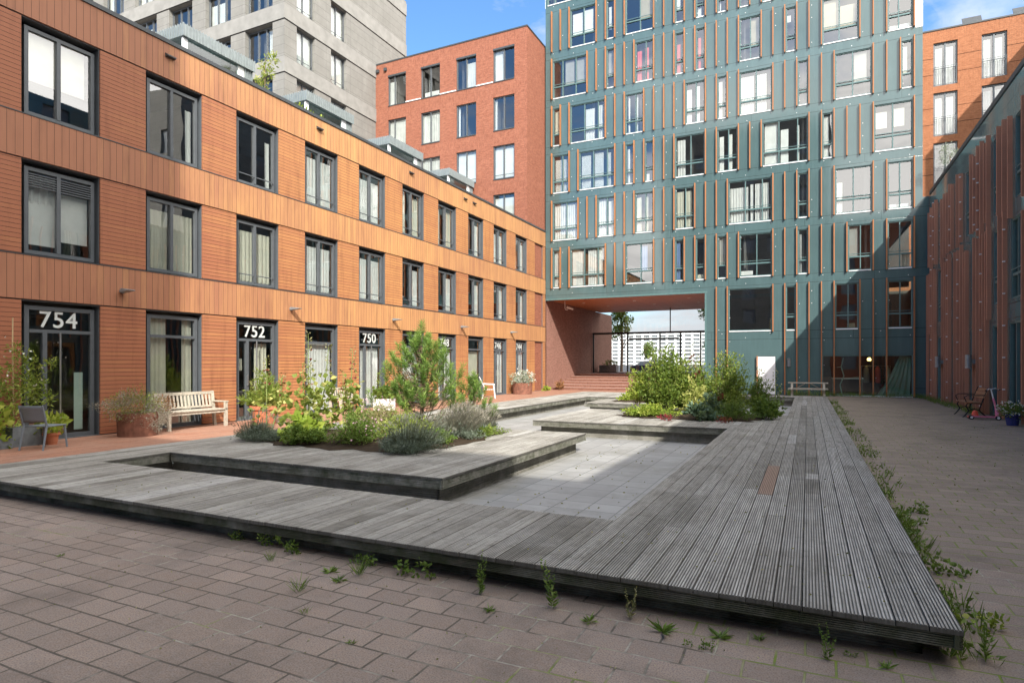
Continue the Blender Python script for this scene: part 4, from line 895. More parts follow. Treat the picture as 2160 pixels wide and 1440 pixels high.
for k in range(71):
    iv = []
    for a, b in zip(ys, ys[1:]):
        if cov(k, (a+b)/2):
            if iv and abs(iv[-1][1]-a) < 1e-6: iv[-1][1] = b
            else: iv.append([a, b])
    for a, b in iv:
        y = a-rnd.uniform(.0, .006)
        while y < b-.01:
            l_ = rnd.choice((1.4, 2.2, 2.8, 3.4, 4.2)); e = min(b, y+l_)
            if b-e < .5: e = b
            tnt = min(1, max(.27, rnd.gauss(.48, .13))); fr = 0.0
            if rnd.random() < .035: tnt = .92
            if k in (1, 2, 3): tnt = min(1, tnt+.15)
            if k == 6 and y < 8.2 < e: tnt = .7
            if k == 8 and e > 6.3 and y < 8.9: fr = 0.0
            board(k, y+.002, e-.002, tnt, fr, rnd.uniform(-.0015, .0015)); y = e
db.build('decking', 'deck', dk)
m = MB()
# one newer reddish board, let into the walkway 2 mm proud
def single(k, y0, y1, tint, fresh):
    global db
    db = MB(); 
    board(k, y0, y1, tint, fresh, .003); return db
single(7, 7.0, 9.0, .5, .85).build('replacement_board', 'deck', dk)['label'] = 'newer reddish board in the grey walkway'
single(4, 8.15, 8.55, .85, .0).build('replacement_board', 'deck', dk)['label'] = 'short pale repair board in the walkway'
def grooved(mb, p0, p1, out, z0, z1, tint, n=7, dep=.006):
    """horizontal grooved board from p0 to p1 (xy), facing out"""
    prof = [(0, z0)]; h = (z1-z0)/n
    for i in range(n): zz = z0+h*i; prof += [(0, zz+h*.08), (0, zz+h*.62), (-dep, zz+h*.72), (-dep, zz+h*.96)]
    prof += [(0, z1), (-.03, z1), (-.03, z0)]
    N = len(prof); vs = [(p[0]+out[0]*q[0], p[1]+out[1]*q[0], q[1]) for p in (p0, p1) for q in prof]
    fs = [(i, (i+1) % N, N+(i+1) % N, N+i) for i in range(N)]+[tuple(range(N))[::-1], tuple(range(N, 2*N))]
    mb.add(vs, fs, tint=tint)
ybr = ys
def edge(p0, p1, out, inner, e0=-.16, e1=-.16):
    d = Vector((p1[0]-p0[0], p1[1]-p0[1])); Ln = d.length; d /= Ln; s0 = 0
    while s0 < Ln-.01:
        e = min(Ln, s0+rnd.choice((2.4, 3.2, 3.8)));  e = Ln if Ln-e < .6 else e
        a = (p0[0]+d.x*s0, p0[1]+d.y*s0); b = (p0[0]+d.x*(e-.003), p0[1]+d.y*(e-.003))
        oi = (a[0]-out[0]*.012, a[1]-out[1]*.012); oj = (b[0]-out[0]*.012, b[1]-out[1]*.012)
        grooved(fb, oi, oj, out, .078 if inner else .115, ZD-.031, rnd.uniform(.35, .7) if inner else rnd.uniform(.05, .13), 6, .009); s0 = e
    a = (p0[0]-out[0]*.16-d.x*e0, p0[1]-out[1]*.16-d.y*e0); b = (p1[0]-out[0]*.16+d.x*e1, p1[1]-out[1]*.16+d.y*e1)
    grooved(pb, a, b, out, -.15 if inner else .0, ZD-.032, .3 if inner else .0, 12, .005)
# outline, merged along each line
def cells():
    xs_lines = {}; ys_lines = {}
    for a, b in zip(ys, ys[1:]):
        m_ = (a+b)/2
        for k in range(-1, 72):
            c0 = cov(k, m_) if k >= 0 else False; c1 = cov(k+1, m_)
            if c0 != c1: xs_lines.setdefault((k+1, c0), []).append((a, b))   # c0 True: covered on +x side -> faces -x
    for y in ys:
        for k in range(0, 72):
            lo = cov(k, y-.01); hi = cov(k, y+.01)
            if lo != hi: ys_lines.setdefault((y, hi), []).append(k)
    return xs_lines, ys_lines
xl_, yl_ = cells()
for (k, c0), segs in xl_.items():
    segs.sort(); mg = [list(segs[0])]
    for a, b in segs[1:]:
        if abs(mg[-1][1]-a) < 1e-6: mg[-1][1] = b
        else: mg.append([a, b])
    x = XK(k); out = (-1, 0) if c0 else (1, 0); inner = not (k in (0, 71))
    kin = k-1 if out[0] > 0 else k
    kin = k if out[0] > 0 else k-1
    for a, b in mg: edge((x, a), (x, b), out, inner, .16 if cov(kin, a-.01) else -.16, .16 if cov(kin, b+.01) else -.16)
for (y, hi), kk in yl_.items():
    kk.sort(); mg = [[kk[0], kk[0]+1]]
    for k in kk[1:]:
        if mg[-1][1] == k: mg[-1][1] = k+1
        else: mg.append([k, k+1])
    yin = y+.01 if hi else y-.01
    for a, b in mg: edge((XK(b), y), (XK(a), y), (0, -1) if hi else (0, 1), not (y in (3.87, 29)), .16 if cov(b, yin) else -.16, .16 if cov(a-1, yin) else -.16)
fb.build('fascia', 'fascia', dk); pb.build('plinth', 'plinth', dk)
# ---------------------------------------------------------------- furniture
def leg_tubes(t, pts, mat, r_=.018, nm='leg'):
    for p, q in pts: m = MB(); m.tube([p, q], r_, 8); m.build(nm, mat, t)
def slab(t, nm, mat, *b):
    m = MB()
    for q in b: m.box(*q)
    return m.build(nm, mat, t)
# grey plastic stacking chair (faces +x/+y side, back towards the camera's left)
def local(ox, oy, rz):
    c, s = math.cos(rz), math.sin(rz)
    return lambda x, y, z: (ox+c*x-s*y, oy+s*x+c*y, z)
cx, cy = -12.95, 6.55
t = thing('plastic_chair', 'grey plastic stacking chair beside door 754', 'chair', (cx, cy, 0))
F = local(cx, cy, R(22))     # chair front = +y local
m = MB(); n = 8
vs = []; fs = []
for i in range(n+1):
    for j in range(7):
        u, v = i/n, j/6; x = -.24+.48*v; y = -.20+.44*u; z = .45-.018*math.sin(u*3.14)*math.sin(v*3.14)
        vs += [F(x, y, z)]
N_ = len(vs); vs += [(p[0], p[1], p[2]-.022) for p in vs]
for i in range(n):
    for j in range(6): a = i*7+j; fs += [(a, a+1, a+8, a+7), (N_+a, N_+a+7, N_+a+8, N_+a+1)]
for i in range(n): a = i*7; fs += [(a, a+7, N_+a+7, N_+a), (a+6, N_+a+6, N_+a+13, a+13)]
for j in range(6): fs += [(j, N_+j, N_+j+1, j+1), (n*7+j, n*7+j+1, N_+n*7+j+1, N_+n*7+j)]
m.add(vs, fs); m.build('seat', 'greyplastic', t, smooth=True)
m = MB(); vs = []; fs = []
for i in range(7):
    for j in range(9):
        v = j/8; zz = .52+.31*i/6; x = (-.235+.47*v); y = -.21-.09*(i/6)**1.3-.035*math.sin(v*3.14)
        vs.append(F(x, y, zz))
N_ = len(vs); vs += [F(*( (-.235+.47*(j/8)), -.21-.09*(i/6)**1.3-.035*math.sin(j/8*3.14)-.018, .52+.31*i/6)) for i in range(7) for j in range(9)]
for i in range(6):
    for j in range(8): a = i*9+j; fs += [(a, a+1, a+10, a+9), (N_+a, N_+a+9, N_+a+10, N_+a+1)]
for j in range(8): fs += [(j, N_+j, N_+j+1, j+1), (54+j, 55+j, N_+55+j, N_+54+j)]
for i in range(6): a = i*9; fs += [(a, a+9, N_+a+9, N_+a), (a+8, N_+a+8, N_+a+17, a+17)]
m.add(vs, fs); m.build('backrest', 'greyplastic', t, smooth=True)
for sx in (-1, 1):
    m = MB(); m.tube([F(.23*sx, .26, 0), F(.21*sx, .22, .44)], [.016, .022], 8); m.build('leg', 'greyplastic', t)
    m = MB(); m.tube([F(.23*sx, -.30, 0), F(.225*sx, -.21, .45), F(.23*sx, -.31, .83)], [.016, .022, .015], 8); m.build('leg', 'greyplastic', t)
def pot(name, label, cat, c, r_, h, mat, rim=.02, group=None, square=False):
    t = thing(name, label, cat, c, group)
    m = MB()
    if square:
        a, b = r_ if isinstance(r_, tuple) else (r_, r_); z0 = c[2]
        m.box(c[0]-a, c[0]+a, c[1]-b, c[1]+b, z0, z0+h-.03)
        for q in ((c[0]-a, c[0]+a, c[1]-b, c[1]-b+.03), (c[0]-a, c[0]+a, c[1]+b-.03, c[1]+b), (c[0]-a, c[0]-a+.03, c[1]-b+.03, c[1]+b-.03), (c[0]+a-.03, c[0]+a, c[1]-b+.03, c[1]+b-.03)): m.box(*q, z0+h-.03, z0+h)
    else: m.lathe(c, [(0, 0), (r_*.72 if rim > .01 else r_*.97, 0), (r_*.95 if rim > .01 else r_, h*.80), (r_*.95 if rim > .01 else r_, h*.80), (r_+rim, h*.81), (r_+rim, h), (r_-.02, h), (r_-.03, h*.88), (0, h*.88)], 26)
    m.build('pot', mat, t, smooth=False)
    if not square:
        m = MB(); m.lathe(c, [(r_-.025, h*.9), (0, h*.91)], 20); m.build('soil', 'soil', t)
    return t
t = pot('flower_pot', 'small terracotta pot with a leafy seedling beside the grey plastic chair', 'pot', (-13.5, 6.95, 0), .13, .24, 'terracotta')
lv = Leaves(); lv.cloud((-13.48, 6.95, .42), (.22, .28, .16), 130, .12, .085, (.4, 1), .1); lv.build('foliage', 'lime', t)
t = pot('trough', 'low slate grey trough at the left edge under the climber', 'planter', (-13.75, 5.75, 0), (.25, .55), .2, 'slate', square=True)
lv = Leaves(); lv.cloud((-13.7, 5.85, .45), (.3, .55, .5), 420, .13, .11, (.3, 1), .1); lv.build('foliage', 'lime', t)
t = pot('trough', 'taller slate grey box planter behind the plastic chair', 'planter', (-13.8, 6.62, 0), (.2, .28), .38, 'slate', square=True)
t = thing('climbing_plant', 'tall rambling climber on a bamboo cane left of door 754', 'plant', (-13.8, 6.5, .3))
m = MB(); m.tube([(-13.8, 6.45, .3), (-13.95, 6.5, 1.9), (-14.05, 6.55, 2.5)], .012, 6); m.build('cane', 'bamboo', t)
lv = Leaves()
for x, y, z, r_, n in ((-13.8, 6.35, .7, .38, 300), (-13.75, 6.2, 1.15, .33, 260), (-13.75, 6.65, 1.1, .35, 260), (-13.8, 6.1, 1.5, .25, 140), (-13.85, 6.65, 1.6, .28, 200), (-13.9, 6.8, 1.25, .3, 200), (-13.8, 7.1, 1.6, .14, 50), (-13.85, 6.5, 1.9, .14, 60), (-13.8, 7.0, .9, .2, 90)):
    lv.cloud((x, y, z), (r_*.8, r_, r_), n, .075, .032, (.2, 1), .0, .2)
lv.build('foliage', 'shrub', t)
lv = Leaves(); p = NR.normal(size=(26, 3))*np.array([.12, .3, .4])+np.array([-13.7, 6.5, 1.45]); lv.add(p, NR.normal(size=(26, 3)), .05, .05, .8); lv.build('flowers', 'whitefl', t)
# rusty planter with trailing plant
t = pot('round_planter', 'rusty steel drum planter with trailing grey green plant right of door 754', 'planter', (-13.45, 8.65, 0), .40, .52, 'corten', rim=.004)
lv = Leaves(); lv.cloud((-13.42, 8.65, .62), (.55, .68, .38), 2600, .05, .012, (.2, .9), .2, .3); lv.cloud((-13.1, 8.8, .42), (.25, .33, .36), 1000, .045, .012, (.1, .8), .2, -.5)
lv.cloud((-13.3, 7.95, .72), (.2, .4, .1), 350, .045, .012, (.3, 1), .1, .4); lv.cloud((-13.3, 8.3, .85), (.2, .2, .2), 300, .05, .012, (.3, 1), .1, .9); lv.build('foliage', 'lavfl', t)
lv = Leaves(); lv.cloud((-13.35, 8.5, .70), (.5, .6, .36), 1600, .05, .013, (.2, .9), .2, .3); lv.build('foliage', 'shrub', t)
lv = Leaves(); lv.cloud((-13.3, 9.15, .68), (.3, .26, .2), 420, .045, .02, (0, .6), .1, .3); lv.build('foliage', 'rust', t)
# teak garden bench
def garden_bench(name, label, y0, y1, xf, xb, mat, zs=.43, zt=.90, arms=True):
    t = thing(name, label, 'bench', ((xf+xb)/2, (y0+y1)/2, 0))
    for y in (y0, y1-.07):
        slab(t, 'leg', mat, (xf-.07, xf, y, y+.07, 0, .62 if arms else zs)); 
        m = MB(); m.add([(xb, y, 0), (xb+.07, y, 0), (xb+.07, y+.07, 0), (xb, y+.07, 0), (xb-.10, y, zt), (xb-.05, y, zt), (xb-.05, y+.07, zt), (xb-.10, y+.07, zt)], [(3, 2, 1, 0), (4, 5, 6, 7), (0, 1, 5, 4), (1, 2, 6, 5), (2, 3, 7, 6), (3, 0, 4, 7)]); m.build('leg', mat, t)
        if arms: slab(t, 'armrest', mat, (xb-.02, xf+.02, y-.005, y+.075, .62, .65))
    slab(t, 'seat', mat, *[(xf-.075-.088*i, xf+.0-.088*i, y0+.0, y1, zs, zs+.025) for i in range(6)], (xf-.06, xf-.03, y0+.07, y1-.07, zs-.07, zs))
    m = MB(); m.box(xb-.095, xb-.055, y0+.07, y1-.07, zt-.08, zt-.01); m.box(xb-.03, xb+.005, y0+.07, y1-.07, zs+.06, zs+.11)
    n = int((y1-y0)/.105)
    for i in range(n):
        y = y0+.11+(y1-y0-.24)*i/(n-1)
        m.add([(xb-.028, y-.022, zs+.11), (xb-.008, y-.022, zs+.11), (xb-.008, y+.022, zs+.11), (xb-.028, y+.022, zs+.11), (xb-.085, y-.022, zt-.08), (xb-.065, y-.022, zt-.08), (xb-.065, y+.022, zt-.08), (xb-.085, y+.022, zt-.08)], [(3, 2, 1, 0), (4, 5, 6, 7), (0, 1, 5, 4), (1, 2, 6, 5), (2, 3, 7, 6), (3, 0, 4, 7)])
    m.build('backrest', mat, t); return t
garden_bench('garden_bench', 'long weathered teak bench with slatted back under the window between doors 754 and 752', 9.42, 11.05, -13.50, -13.98, 'oldteak')
garden_bench('garden_bench', 'small grey weathered bench against the wall between doors 752 and 750', 15.35, 16.5, -13.55, -14.0, 'oldteak', .40, .82, False)
t = pot('flower_pot', 'large ribbed terracotta pot with an oleander bush in front of door 752', 'pot', (-12.95, 11.75, 0), .36, .50, 'terracotta', .03)
lv = Leaves()
sprigs(lv, None, (-12.95, 11.75, .42), (.62, .68, .98), 3200, .13, .022, (.2, 1), 36, .09, .3)
lv.build('foliage', 'shrub', t)
m = MB()
for k in range(9): a = k*.7; m.tube([(-12.95+.08*math.cos(a), 11.75+.08*math.sin(a), .44), (-12.95+.38*math.cos(a), 11.75+.4*math.sin(a), 1.15)], [.012, .006], 5)
m.build('stem', 'bark', t)
t = pot('planter', 'white pot with round green leaves between the small bench and door 750', 'pot', (-13.0, 16.9, 0), (.23, .3), .42, 'whitepl', square=True)
lv = Leaves(); lv.cloud((-13.0, 16.9, .6), (.36, .45, .24), 380, .12, .10, (.2, .9), .1, .3); lv.cloud((-13.0, 16.6, 1.0), (.06, .06, .35), 60, .06, .04, (.6, 1), .0); lv.build('foliage', 'mid', t)
t = pot('round_planter', 'rusty steel planter with a red leaved bush right of door 750', 'planter', (-13.75, 18.95, 0), .33, .5, 'corten', .004)
lv = Leaves(); lv.cloud((-13.7, 18.95, .85), (.38, .42, .4), 420, .08, .03, (0, 1), .1, .5); lv.build('foliage', 'rust', t)
lv = Leaves(); lv.cloud((-13.7, 18.9, 1.1), (.36, .4, .3), 260, .06, .02, (0, 1), .1, .5); lv.build('foliage', 'silver', t)
t = pot('round_planter', 'rusty steel planter brimming with white flowers in front of door 744', 'planter', (-13.55, 29.3, 0), .52, .6, 'corten', .004)
lv = Leaves(); lv.cloud((-13.55, 29.3, .8), (.62, .65, .36), 620, .12, .06, (0, 1), .1, .5); lv.build('foliage', 'silver', t)
lv = Leaves(); lv.cloud((-13.5, 29.25, .9), (.6, .62, .33), 150, .08, .07, (0, 1), .6, .5); lv.build('flowers', 'whitefl', t)
# white garden chair
def folding_chair(label, cx, cy, rz, mat):
    t = thing('folding_chair', label, 'chair', (cx, cy, 0)); F = local(cx, cy, rz)
    for sx in (-.25, .25):
        leg_tubes(t, [(F(sx, .27, 0), F(sx*.96, .2, .64))], mat, .02); leg_tubes(t, [(F(sx, -.34, 0), F(sx*.96, -.2, .45))], mat, .02)
        m = MB(); m.tube([F(sx, .24, .65), F(sx, -.28, .67)], .022, 6); m.build('armrest', mat, t)
    m = MB()
    for i in range(5):
        y = -.2+.09*i; p = [F(-.24, y, .42), F(.24, y, .42), F(.24, y+.07, .43), F(-.24, y+.07, .43)]; m.add(p+[(a, b, c-.015) for a, b, c in p], [(0, 1, 2, 3), (7, 6, 5, 4), (0, 4, 5, 1), (1, 5, 6, 2), (2, 6, 7, 3), (3, 7, 4, 0)])
    m.build('seat', mat, t); m = MB()
    for i in range(5):
        z = .5+.1*i; y = -.22-.05*i; p = [F(-.23, y, z), F(.23, y, z), F(.23, y-.03, z+.07), F(-.23, y-.03, z+.07)]; m.add(p+[(a, b-.015, c) for a, b, c in p], [(0, 1, 2, 3), (7, 6, 5, 4), (0, 4, 5, 1), (1, 5, 6, 2), (2, 6, 7, 3), (3, 7, 4, 0)])
    for sx in (-.24, .24): m.tube([F(sx, -.18, .42), F(sx, -.46, 1.0)], .016, 6)
    m.build('backrest', mat, t)
folding_chair('white garden chair standing by the dark door behind the pine', -13.25, 25.0, R(-60), 'whitepl')
# picnic table
t = thing('picnic_table', 'picnic table with benches at the far deck end by the shop window', 'table', (.0, 32.2, 0))
slab(t, 'tabletop', 'oldteak', *[(-.85, .85, 31.92+.145*i, 32.05+.145*i, .68, .715) for i in range(4)])
for y in (31.5, 32.72): slab(t, 'seat', 'oldteak', (-.85, .85, y, y+.13, .40, .435), (-.85, .85, y+.145, y+.26, .40, .435))
for x in (-.68, .68):
    slab(t, 'crossbar', 'oldteak', (x-.02, x+.02, 31.52, 32.96, .34, .40), (x-.02, x+.02, 31.95, 32.45, .62, .68))
    for a, b in ((31.6, 32.0), (32.85, 32.42)):
        m = MB(); m.add([(x-.045, a-.04, 0), (x+.045, a-.04, 0), (x+.045, a+.04, 0), (x-.045, a+.04, 0), (x-.045, b-.04, .68), (x+.045, b-.04, .68), (x+.045, b+.04, .68), (x-.045, b+.04, .68)], [(3, 2, 1, 0), (4, 5, 6, 7), (0, 1, 5, 4), (1, 2, 6, 5), (2, 3, 7, 6), (3, 0, 4, 7)]); m.build('leg', 'oldteak', t)
for s in (-1, 1): m = MB(); m.tube([(.62*s, 32.2, .37), (.12*s, 32.2, .66)], .022, 4); m.build('brace', 'oldteak', t)
# iron legged bench by the finned wall (faces -x)
t = thing('park_bench', 'short bench with brown slats and curly black iron legs by the finned wall', 'bench', (4.55, 23.0, 0))
slab(t, 'seat', 'benchwood', *[(4.25+.095*i, 4.33+.095*i, 22.3, 23.7, .43, .455) for i in range(4)])
m = MB()
for i in range(3): z = .58+.1*i; x = 4.68+.045*i; m.add([(x, 22.3, z), (x+.02, 22.3, z-.004), (x+.02, 23.7, z-.004), (x, 23.7, z), (x+.035, 22.3, z+.085), (x+.055, 22.3, z+.081), (x+.055, 23.7, z+.081), (x+.035, 23.7, z+.085)], [(0, 1, 2, 3), (7, 6, 5, 4), (0, 4, 5, 1), (1, 5, 6, 2), (2, 6, 7, 3), (3, 7, 4, 0)])
m.build('backrest', 'benchwood', t)
for y in (22.4, 23.6):
    m = MB(); m.tube([(4.18, y, 0), (4.24, y, .06), (4.33, y, .2), (4.26, y, .34), (4.3, y, .42), (4.5, y, .43), (4.64, y, .42)], .018, 8)
    m.tube([(4.78, y, 0), (4.72, y, .06), (4.58, y, .22), (4.62, y, .36), (4.64, y, .42), (4.68, y, .55), (4.80, y, .88)], .018, 8); m.tube([(4.33, y, .2), (4.45, y, .26), (4.58, y, .22)], .012, 6); m.build('leg', 'iron', t)
    m = MB(); m.tube([(4.28, y, .43), (4.22, y, .6), (4.3, y, .66), (4.72, y, .66)], .014, 8); m.build('armrest', 'iron', t)
# scooters
t = thing('kick_scooter', 'pink kick scooter with grey handlebar leaning by the iron bench', 'scooter', (4.75, 21.6, 0))
m = MB(); m.tube([(4.30, 21.62, .08), (4.78, 21.58, .08)], .018, 6); m.box(4.25, 4.78, 21.53, 21.66, .085, .105); m.build('footboard', 'pinkmetal', t)
m = MB(); m.tube([(4.84, 21.6, .12), (4.80, 21.6, .35)], [.05, .026], 8); m.tube([(4.80, 21.6, .35), (4.74, 21.6, .62)], .024, 8); m.build('stem', 'pinkmetal', t)
m = MB(); m.tube([(4.74, 21.6, .62), (4.69, 21.6, .88)], .016, 8); m.tube([(4.55, 21.38, .85), (4.62, 21.52, .89), (4.69, 21.6, .88), (4.8, 21.66, .90), (4.92, 21.85, .86)], .014, 8); m.build('handlebar', 'whitepl', t)
for a, b in (((4.55, 21.38, .85), (4.50, 21.30, .845)), ((4.92, 21.85, .86), (4.96, 21.92, .85))): m = MB(); m.tube([a, b], .02, 8); m.build('grip', 'rubber', t)
for x in (4.24, 4.86): m = MB(); m.tube([(x, 21.58, .065), (x, 21.62, .065)], .065, 18); wv_ = m.build('wheel', 'rubber', t); m = MB(); m.tube([(x, 21.575, .065), (x, 21.625, .065)], .035, 12); m.build('rim', 'sill', wv_)
t = thing('toy_scooter', 'low red plastic toy scooter lying behind the pink one', 'scooter', (4.6, 21.9, 0))
m = MB(); m.box(4.2, 4.95, 21.8, 21.95, .05, .085); m.build('footboard', 'redpl', t)
m = MB(); m.lathe((4.38, 21.9, .085), [(.10, 0), (.08, .06), (.06, .14), (.03, .16), (0, .16)], 10); m.build('seat', 'redpl', t)
for x in (4.25, 4.9): m = MB(); m.tube([(x, 21.78, .045), (x, 21.97, .045)], .045, 14); m.build('wheel', 'rubber', t)
t = pot('flower_pot', 'glossy blue pot of white daisies at the right edge', 'pot', (4.78, 19.95, 0), .17, .30, 'bluepot', .012)
lv = Leaves(); lv.cloud((4.78, 19.95, .38), (.30, .30, .2), 520, .07, .03, (.2, .9), .1, .5); lv.build('foliage', 'mid', t)
lv = Leaves(); lv.cloud((4.78, 19.95, .43), (.30, .30, .2), 200, .045, .04, (.3, 1), .8, .5); lv.build('flowers', 'whitefl', t)
# ---------------------------------------------------------------- planting beds on the deck
def soil(x0, x1, y0, y1):
    m = MB(); n = 40; c = ((x0+x1)/2, (y0+y1)/2); vs = [(c[0], c[1], ZD+.09)]
    for ring, zz in ((.6, .075), (1.0, .006)):
        for i in range(n):
            a = 6.283*i/n; sq = 1/max(abs(math.cos(a)), abs(math.sin(a))); q = ring*(1+(sq-1)*.6)*(1+.05*math.sin(i*1.7)+.04*math.sin(i*3.1))
            vs.append((c[0]+(x1-x0)/2*q*math.cos(a), c[1]+(y1-y0)/2*q*math.sin(a), ZD+zz))
    fs = [(0, 1+i, 1+(i+1) % n) for i in range(n)]+[(1+i, 1+n+i, 1+n+(i+1) % n, 1+(i+1) % n) for i in range(n)]
    m.add(vs, fs); tag(m.build('soil', 'soil'), kind='structure')
soil(-9.0, -5.3, 7.6, 11.2); soil(-4.6, -1.0, 15.4, 17.9); soil(-6.5, -4.4, 21.6, 22.9)
Z = ZD+.03
def lavender(name, label, loc, r_, n, spikes, mat='lav', fl='lavfl', lean=.25):
    t = thing(name, label, 'lavender', loc, 'lavender cushions on the timber island')
    lv = Leaves(); x, y, z = loc; sprigs(lv, None, loc, (r_[0], r_[1], r_[2]*.8), n, .05, .010, (0, 1), 40, .045, .1, .9)
    for k in range(5): a = rnd.random()*6.28; sprigs(lv, None, (x+r_[0]*.75*math.cos(a), y+r_[1]*.75*math.sin(a), z), (r_[0]*.4, r_[1]*.4, r_[2]*rnd.uniform(.3, .6)), n//9, .05, .010, (.1, 1), 40, .04, .1, .9)
    lv.build('foliage', mat, t)
    lv = Leaves(); a = NR.random(spikes)*6.283; q = NR.random(spikes)**.6; h = (1-.65*q**2)*(.75+.3*NR.random(spikes))
    b = np.stack([x+r_[0]*q*.6*np.cos(a), y+r_[1]*q*.6*np.sin(a), z+r_[2]*.35*h], 1)
    tip = np.stack([x+r_[0]*q*1.0*np.cos(a)+lean*r_[2]*h, y+r_[1]*q*1.0*np.sin(a), z+r_[2]*(.35+1.0*h)], 1)
    d = tip-b; L_ = np.linalg.norm(d, axis=1); lv.add(b, d, L_, .006, .3*NR.random(spikes)); lv.add(tip, d, .06, .015, .3+.7*NR.random(spikes)); lv.build('flower_spikes', fl, t)
lavender('lavender', 'grey green lavender cushion at the left end of the near bed', (-8.85, 7.85, Z), (.46, .42, .38), 5200, 160, 'lav', 'lavdk')
lavender('lavender', 'large dark lavender cushion overhanging the near edge of the bed', (-5.6, 8.0, Z), (.66, .50, .42), 8000, 420, 'lav', 'lavdk', .35)
lavender('lavender', 'pale straw coloured lavender going over below the pine', (-5.85, 9.7, Z), (.55, .5, .46), 3000, 900, 'lav', 'lavfl', .5)
lavender('lavender', 'bleached lavender tuft at the far right corner of the near bed', (-6.0, 10.9, Z), (.40, .40, .35), 1600, 500)
shrub_obj('herb_mound', 'bushy mid green herb with a few pink flowers in the middle of the near bed', (-6.85, 8.15, Z), (.48, .42, .62), 3200, .055, .020, 'mid', (.1, 1))
shrub_obj('herb_mound', 'feathery yellow green herb behind the dark lavender', (-7.3, 9.4, Z), (.75, .55, .62), 3000, .07, .018, 'drygrass', (.2, 1))
shrub_obj('herb_mound', 'low fresh green mat in front of the hollyhocks', (-7.75, 7.85, Z), (.62, .36, .30), 2600, .055, .032, 'mid', (.3, 1))
shrub_obj('mallow', 'broad leaved bright green mallow beside the left lavender', (-8.1, 8.15, Z), (.40, .36, .42), 360, .15, .14, 'lime', (.2, .9))
shrub_obj('herb_mound', 'airy yellow green herb under the pine', (-6.5, 9.0, Z), (.6, .5, .6), 2600, .06, .018, 'shrub', (.4, 1))
shrub_obj('herb_mound', 'loose green herb clump at the back of the near bed', (-8.3, 10.4, Z), (.6, .5, .5), 1500, .07, .03, 'shrub', (.2, 1))
shrub_obj('herb_mound', 'low green mat between the dark lavender and the straw coloured one', (-5.75, 8.85, Z), (.42, .35, .28), 1500, .06, .022, 'mid', (.2, 1))
shrub_obj('herb_mound', 'low yellow green mat around the foot of the pine', (-7.2, 10.3, Z), (.8, .6, .30), 2400, .07, .03, 'lime', (.0, .9))
shrub_obj('herb_mound', 'soft green mat behind the mallow leaves', (-8.6, 8.9, Z), (.5, .5, .34), 1500, .07, .03, 'mid', (.2, 1))
shrub_obj('herb_mound', 'sparse thyme like mat at the right rim of the near bed', (-5.5, 10.3, Z), (.35, .7, .16), 1200, .045, .02, 'shrub', (.1, .9))
p = Leaves(); q = NR.normal(size=(60, 3))*np.array([.2, .15, .16])+np.array([-6.5, 8.0, .72]); p.add(q, NR.normal(size=(60, 3)), .035, .035, .6)
tag(p.build('pink_flowers', 'pinkfl', None, loc=(-6.5, 8, .5)), 'sprinkle of small pink flowers over the herb in the near bed', 'flowers', kind='stuff')
def hollyhock(label, loc, stalks, leafn, spread, leafmat='yel', fl=6, big=.125, h0=.8):
    t = thing('hollyhock', label, 'hollyhock', loc); x, y, z = loc; m = MB(); lv = Leaves(); fv = Leaves(); bd = Leaves()
    for (dx, dy, h) in stalks:
        q = [(x+dx*.3, y+dy*.3, z-.03), (x+dx*.8, y+dy*.8, z+h*.5), (x+dx, y+dy, z+h)]; m.tube(q, [.014, .011, .005], 6)
        n = int(h*9)
        for i in range(n):
            f_ = i/n; zc = z+h*(.25+.5*f_); s_ = big*(1.1-.75*f_); a = i*2.4
            lv.add([(x+dx*.9+.1*math.cos(a), y+dy*.9+.1*math.sin(a), zc)]*2, [(math.cos(a), math.sin(a), .25), (math.cos(a+1.2), math.sin(a+1.2), 0)], s_*1.15, s_*1.15, [.2+.8*rnd.random(), .2+.8*rnd.random()], .12)
        nb = int(h*22); zz = z+h*(.62+.40*np.linspace(0, 1, nb)); a = NR.random(nb)*6.28
        bd.add(np.stack([x+dx+.035*np.cos(a), y+dy+.035*np.sin(a), zz], 1), np.stack([np.cos(a), np.sin(a), .6+a*0], 1), .05, .035, NR.random(nb))
        for k in range(fl): a_ = rnd.random()*6.28; c = (x+dx+.03*math.cos(a_), y+dy+.03*math.sin(a_), z+h*(.6+.25*rnd.random())); fv.add([c]*4, [(math.cos(a_+b_), math.sin(a_+b_), .3) for b_ in (-.9, -.3, .3, .9)], .06, .05, [rnd.random()]*4)
    for k in range(leafn):
        a = rnd.random()*6.28; q = spread*rnd.random()**.5; zc = z+.08+h0*rnd.random(); lv.add([(x+q*math.cos(a), y+q*math.sin(a), zc)]*2, [(math.cos(a), math.sin(a), .2), (math.cos(a+.8), math.sin(a+.8), .3)], big*(.7+.5*rnd.random()), big, [rnd.random()]*2, .1)
    m.build('stem', 'stem', t); lv.build('foliage', leafmat, t); tag(bd.build('buds', 'drygrass', t), kind='stuff')
    if fl: fv.build('flowers', 'redfl', t)
hollyhock('tallest yellow leaved hollyhock clump in the near bed', (-8.95, 9.2, Z), [(0, 0, 1.95), (-.25, .1, 1.35), (.3, .25, 1.7), (.15, -.1, 1.3)], 120, .48, h0=1.05, fl=2)
hollyhock('hollyhock with wine red blooms right of the tallest clump', (-8.4, 9.6, Z), [(.15, .1, 1.65), (-.1, .1, 1.2)], 80, .42, fl=7, h0=.9)
hollyhock('leaning hollyhock stalk in front of door 752', (-10.2, 9.3, .22), [(.0, .0, 1.5), (.25, .2, 1.15)], 14, .25, 'yel', fl=5, h0=.6)
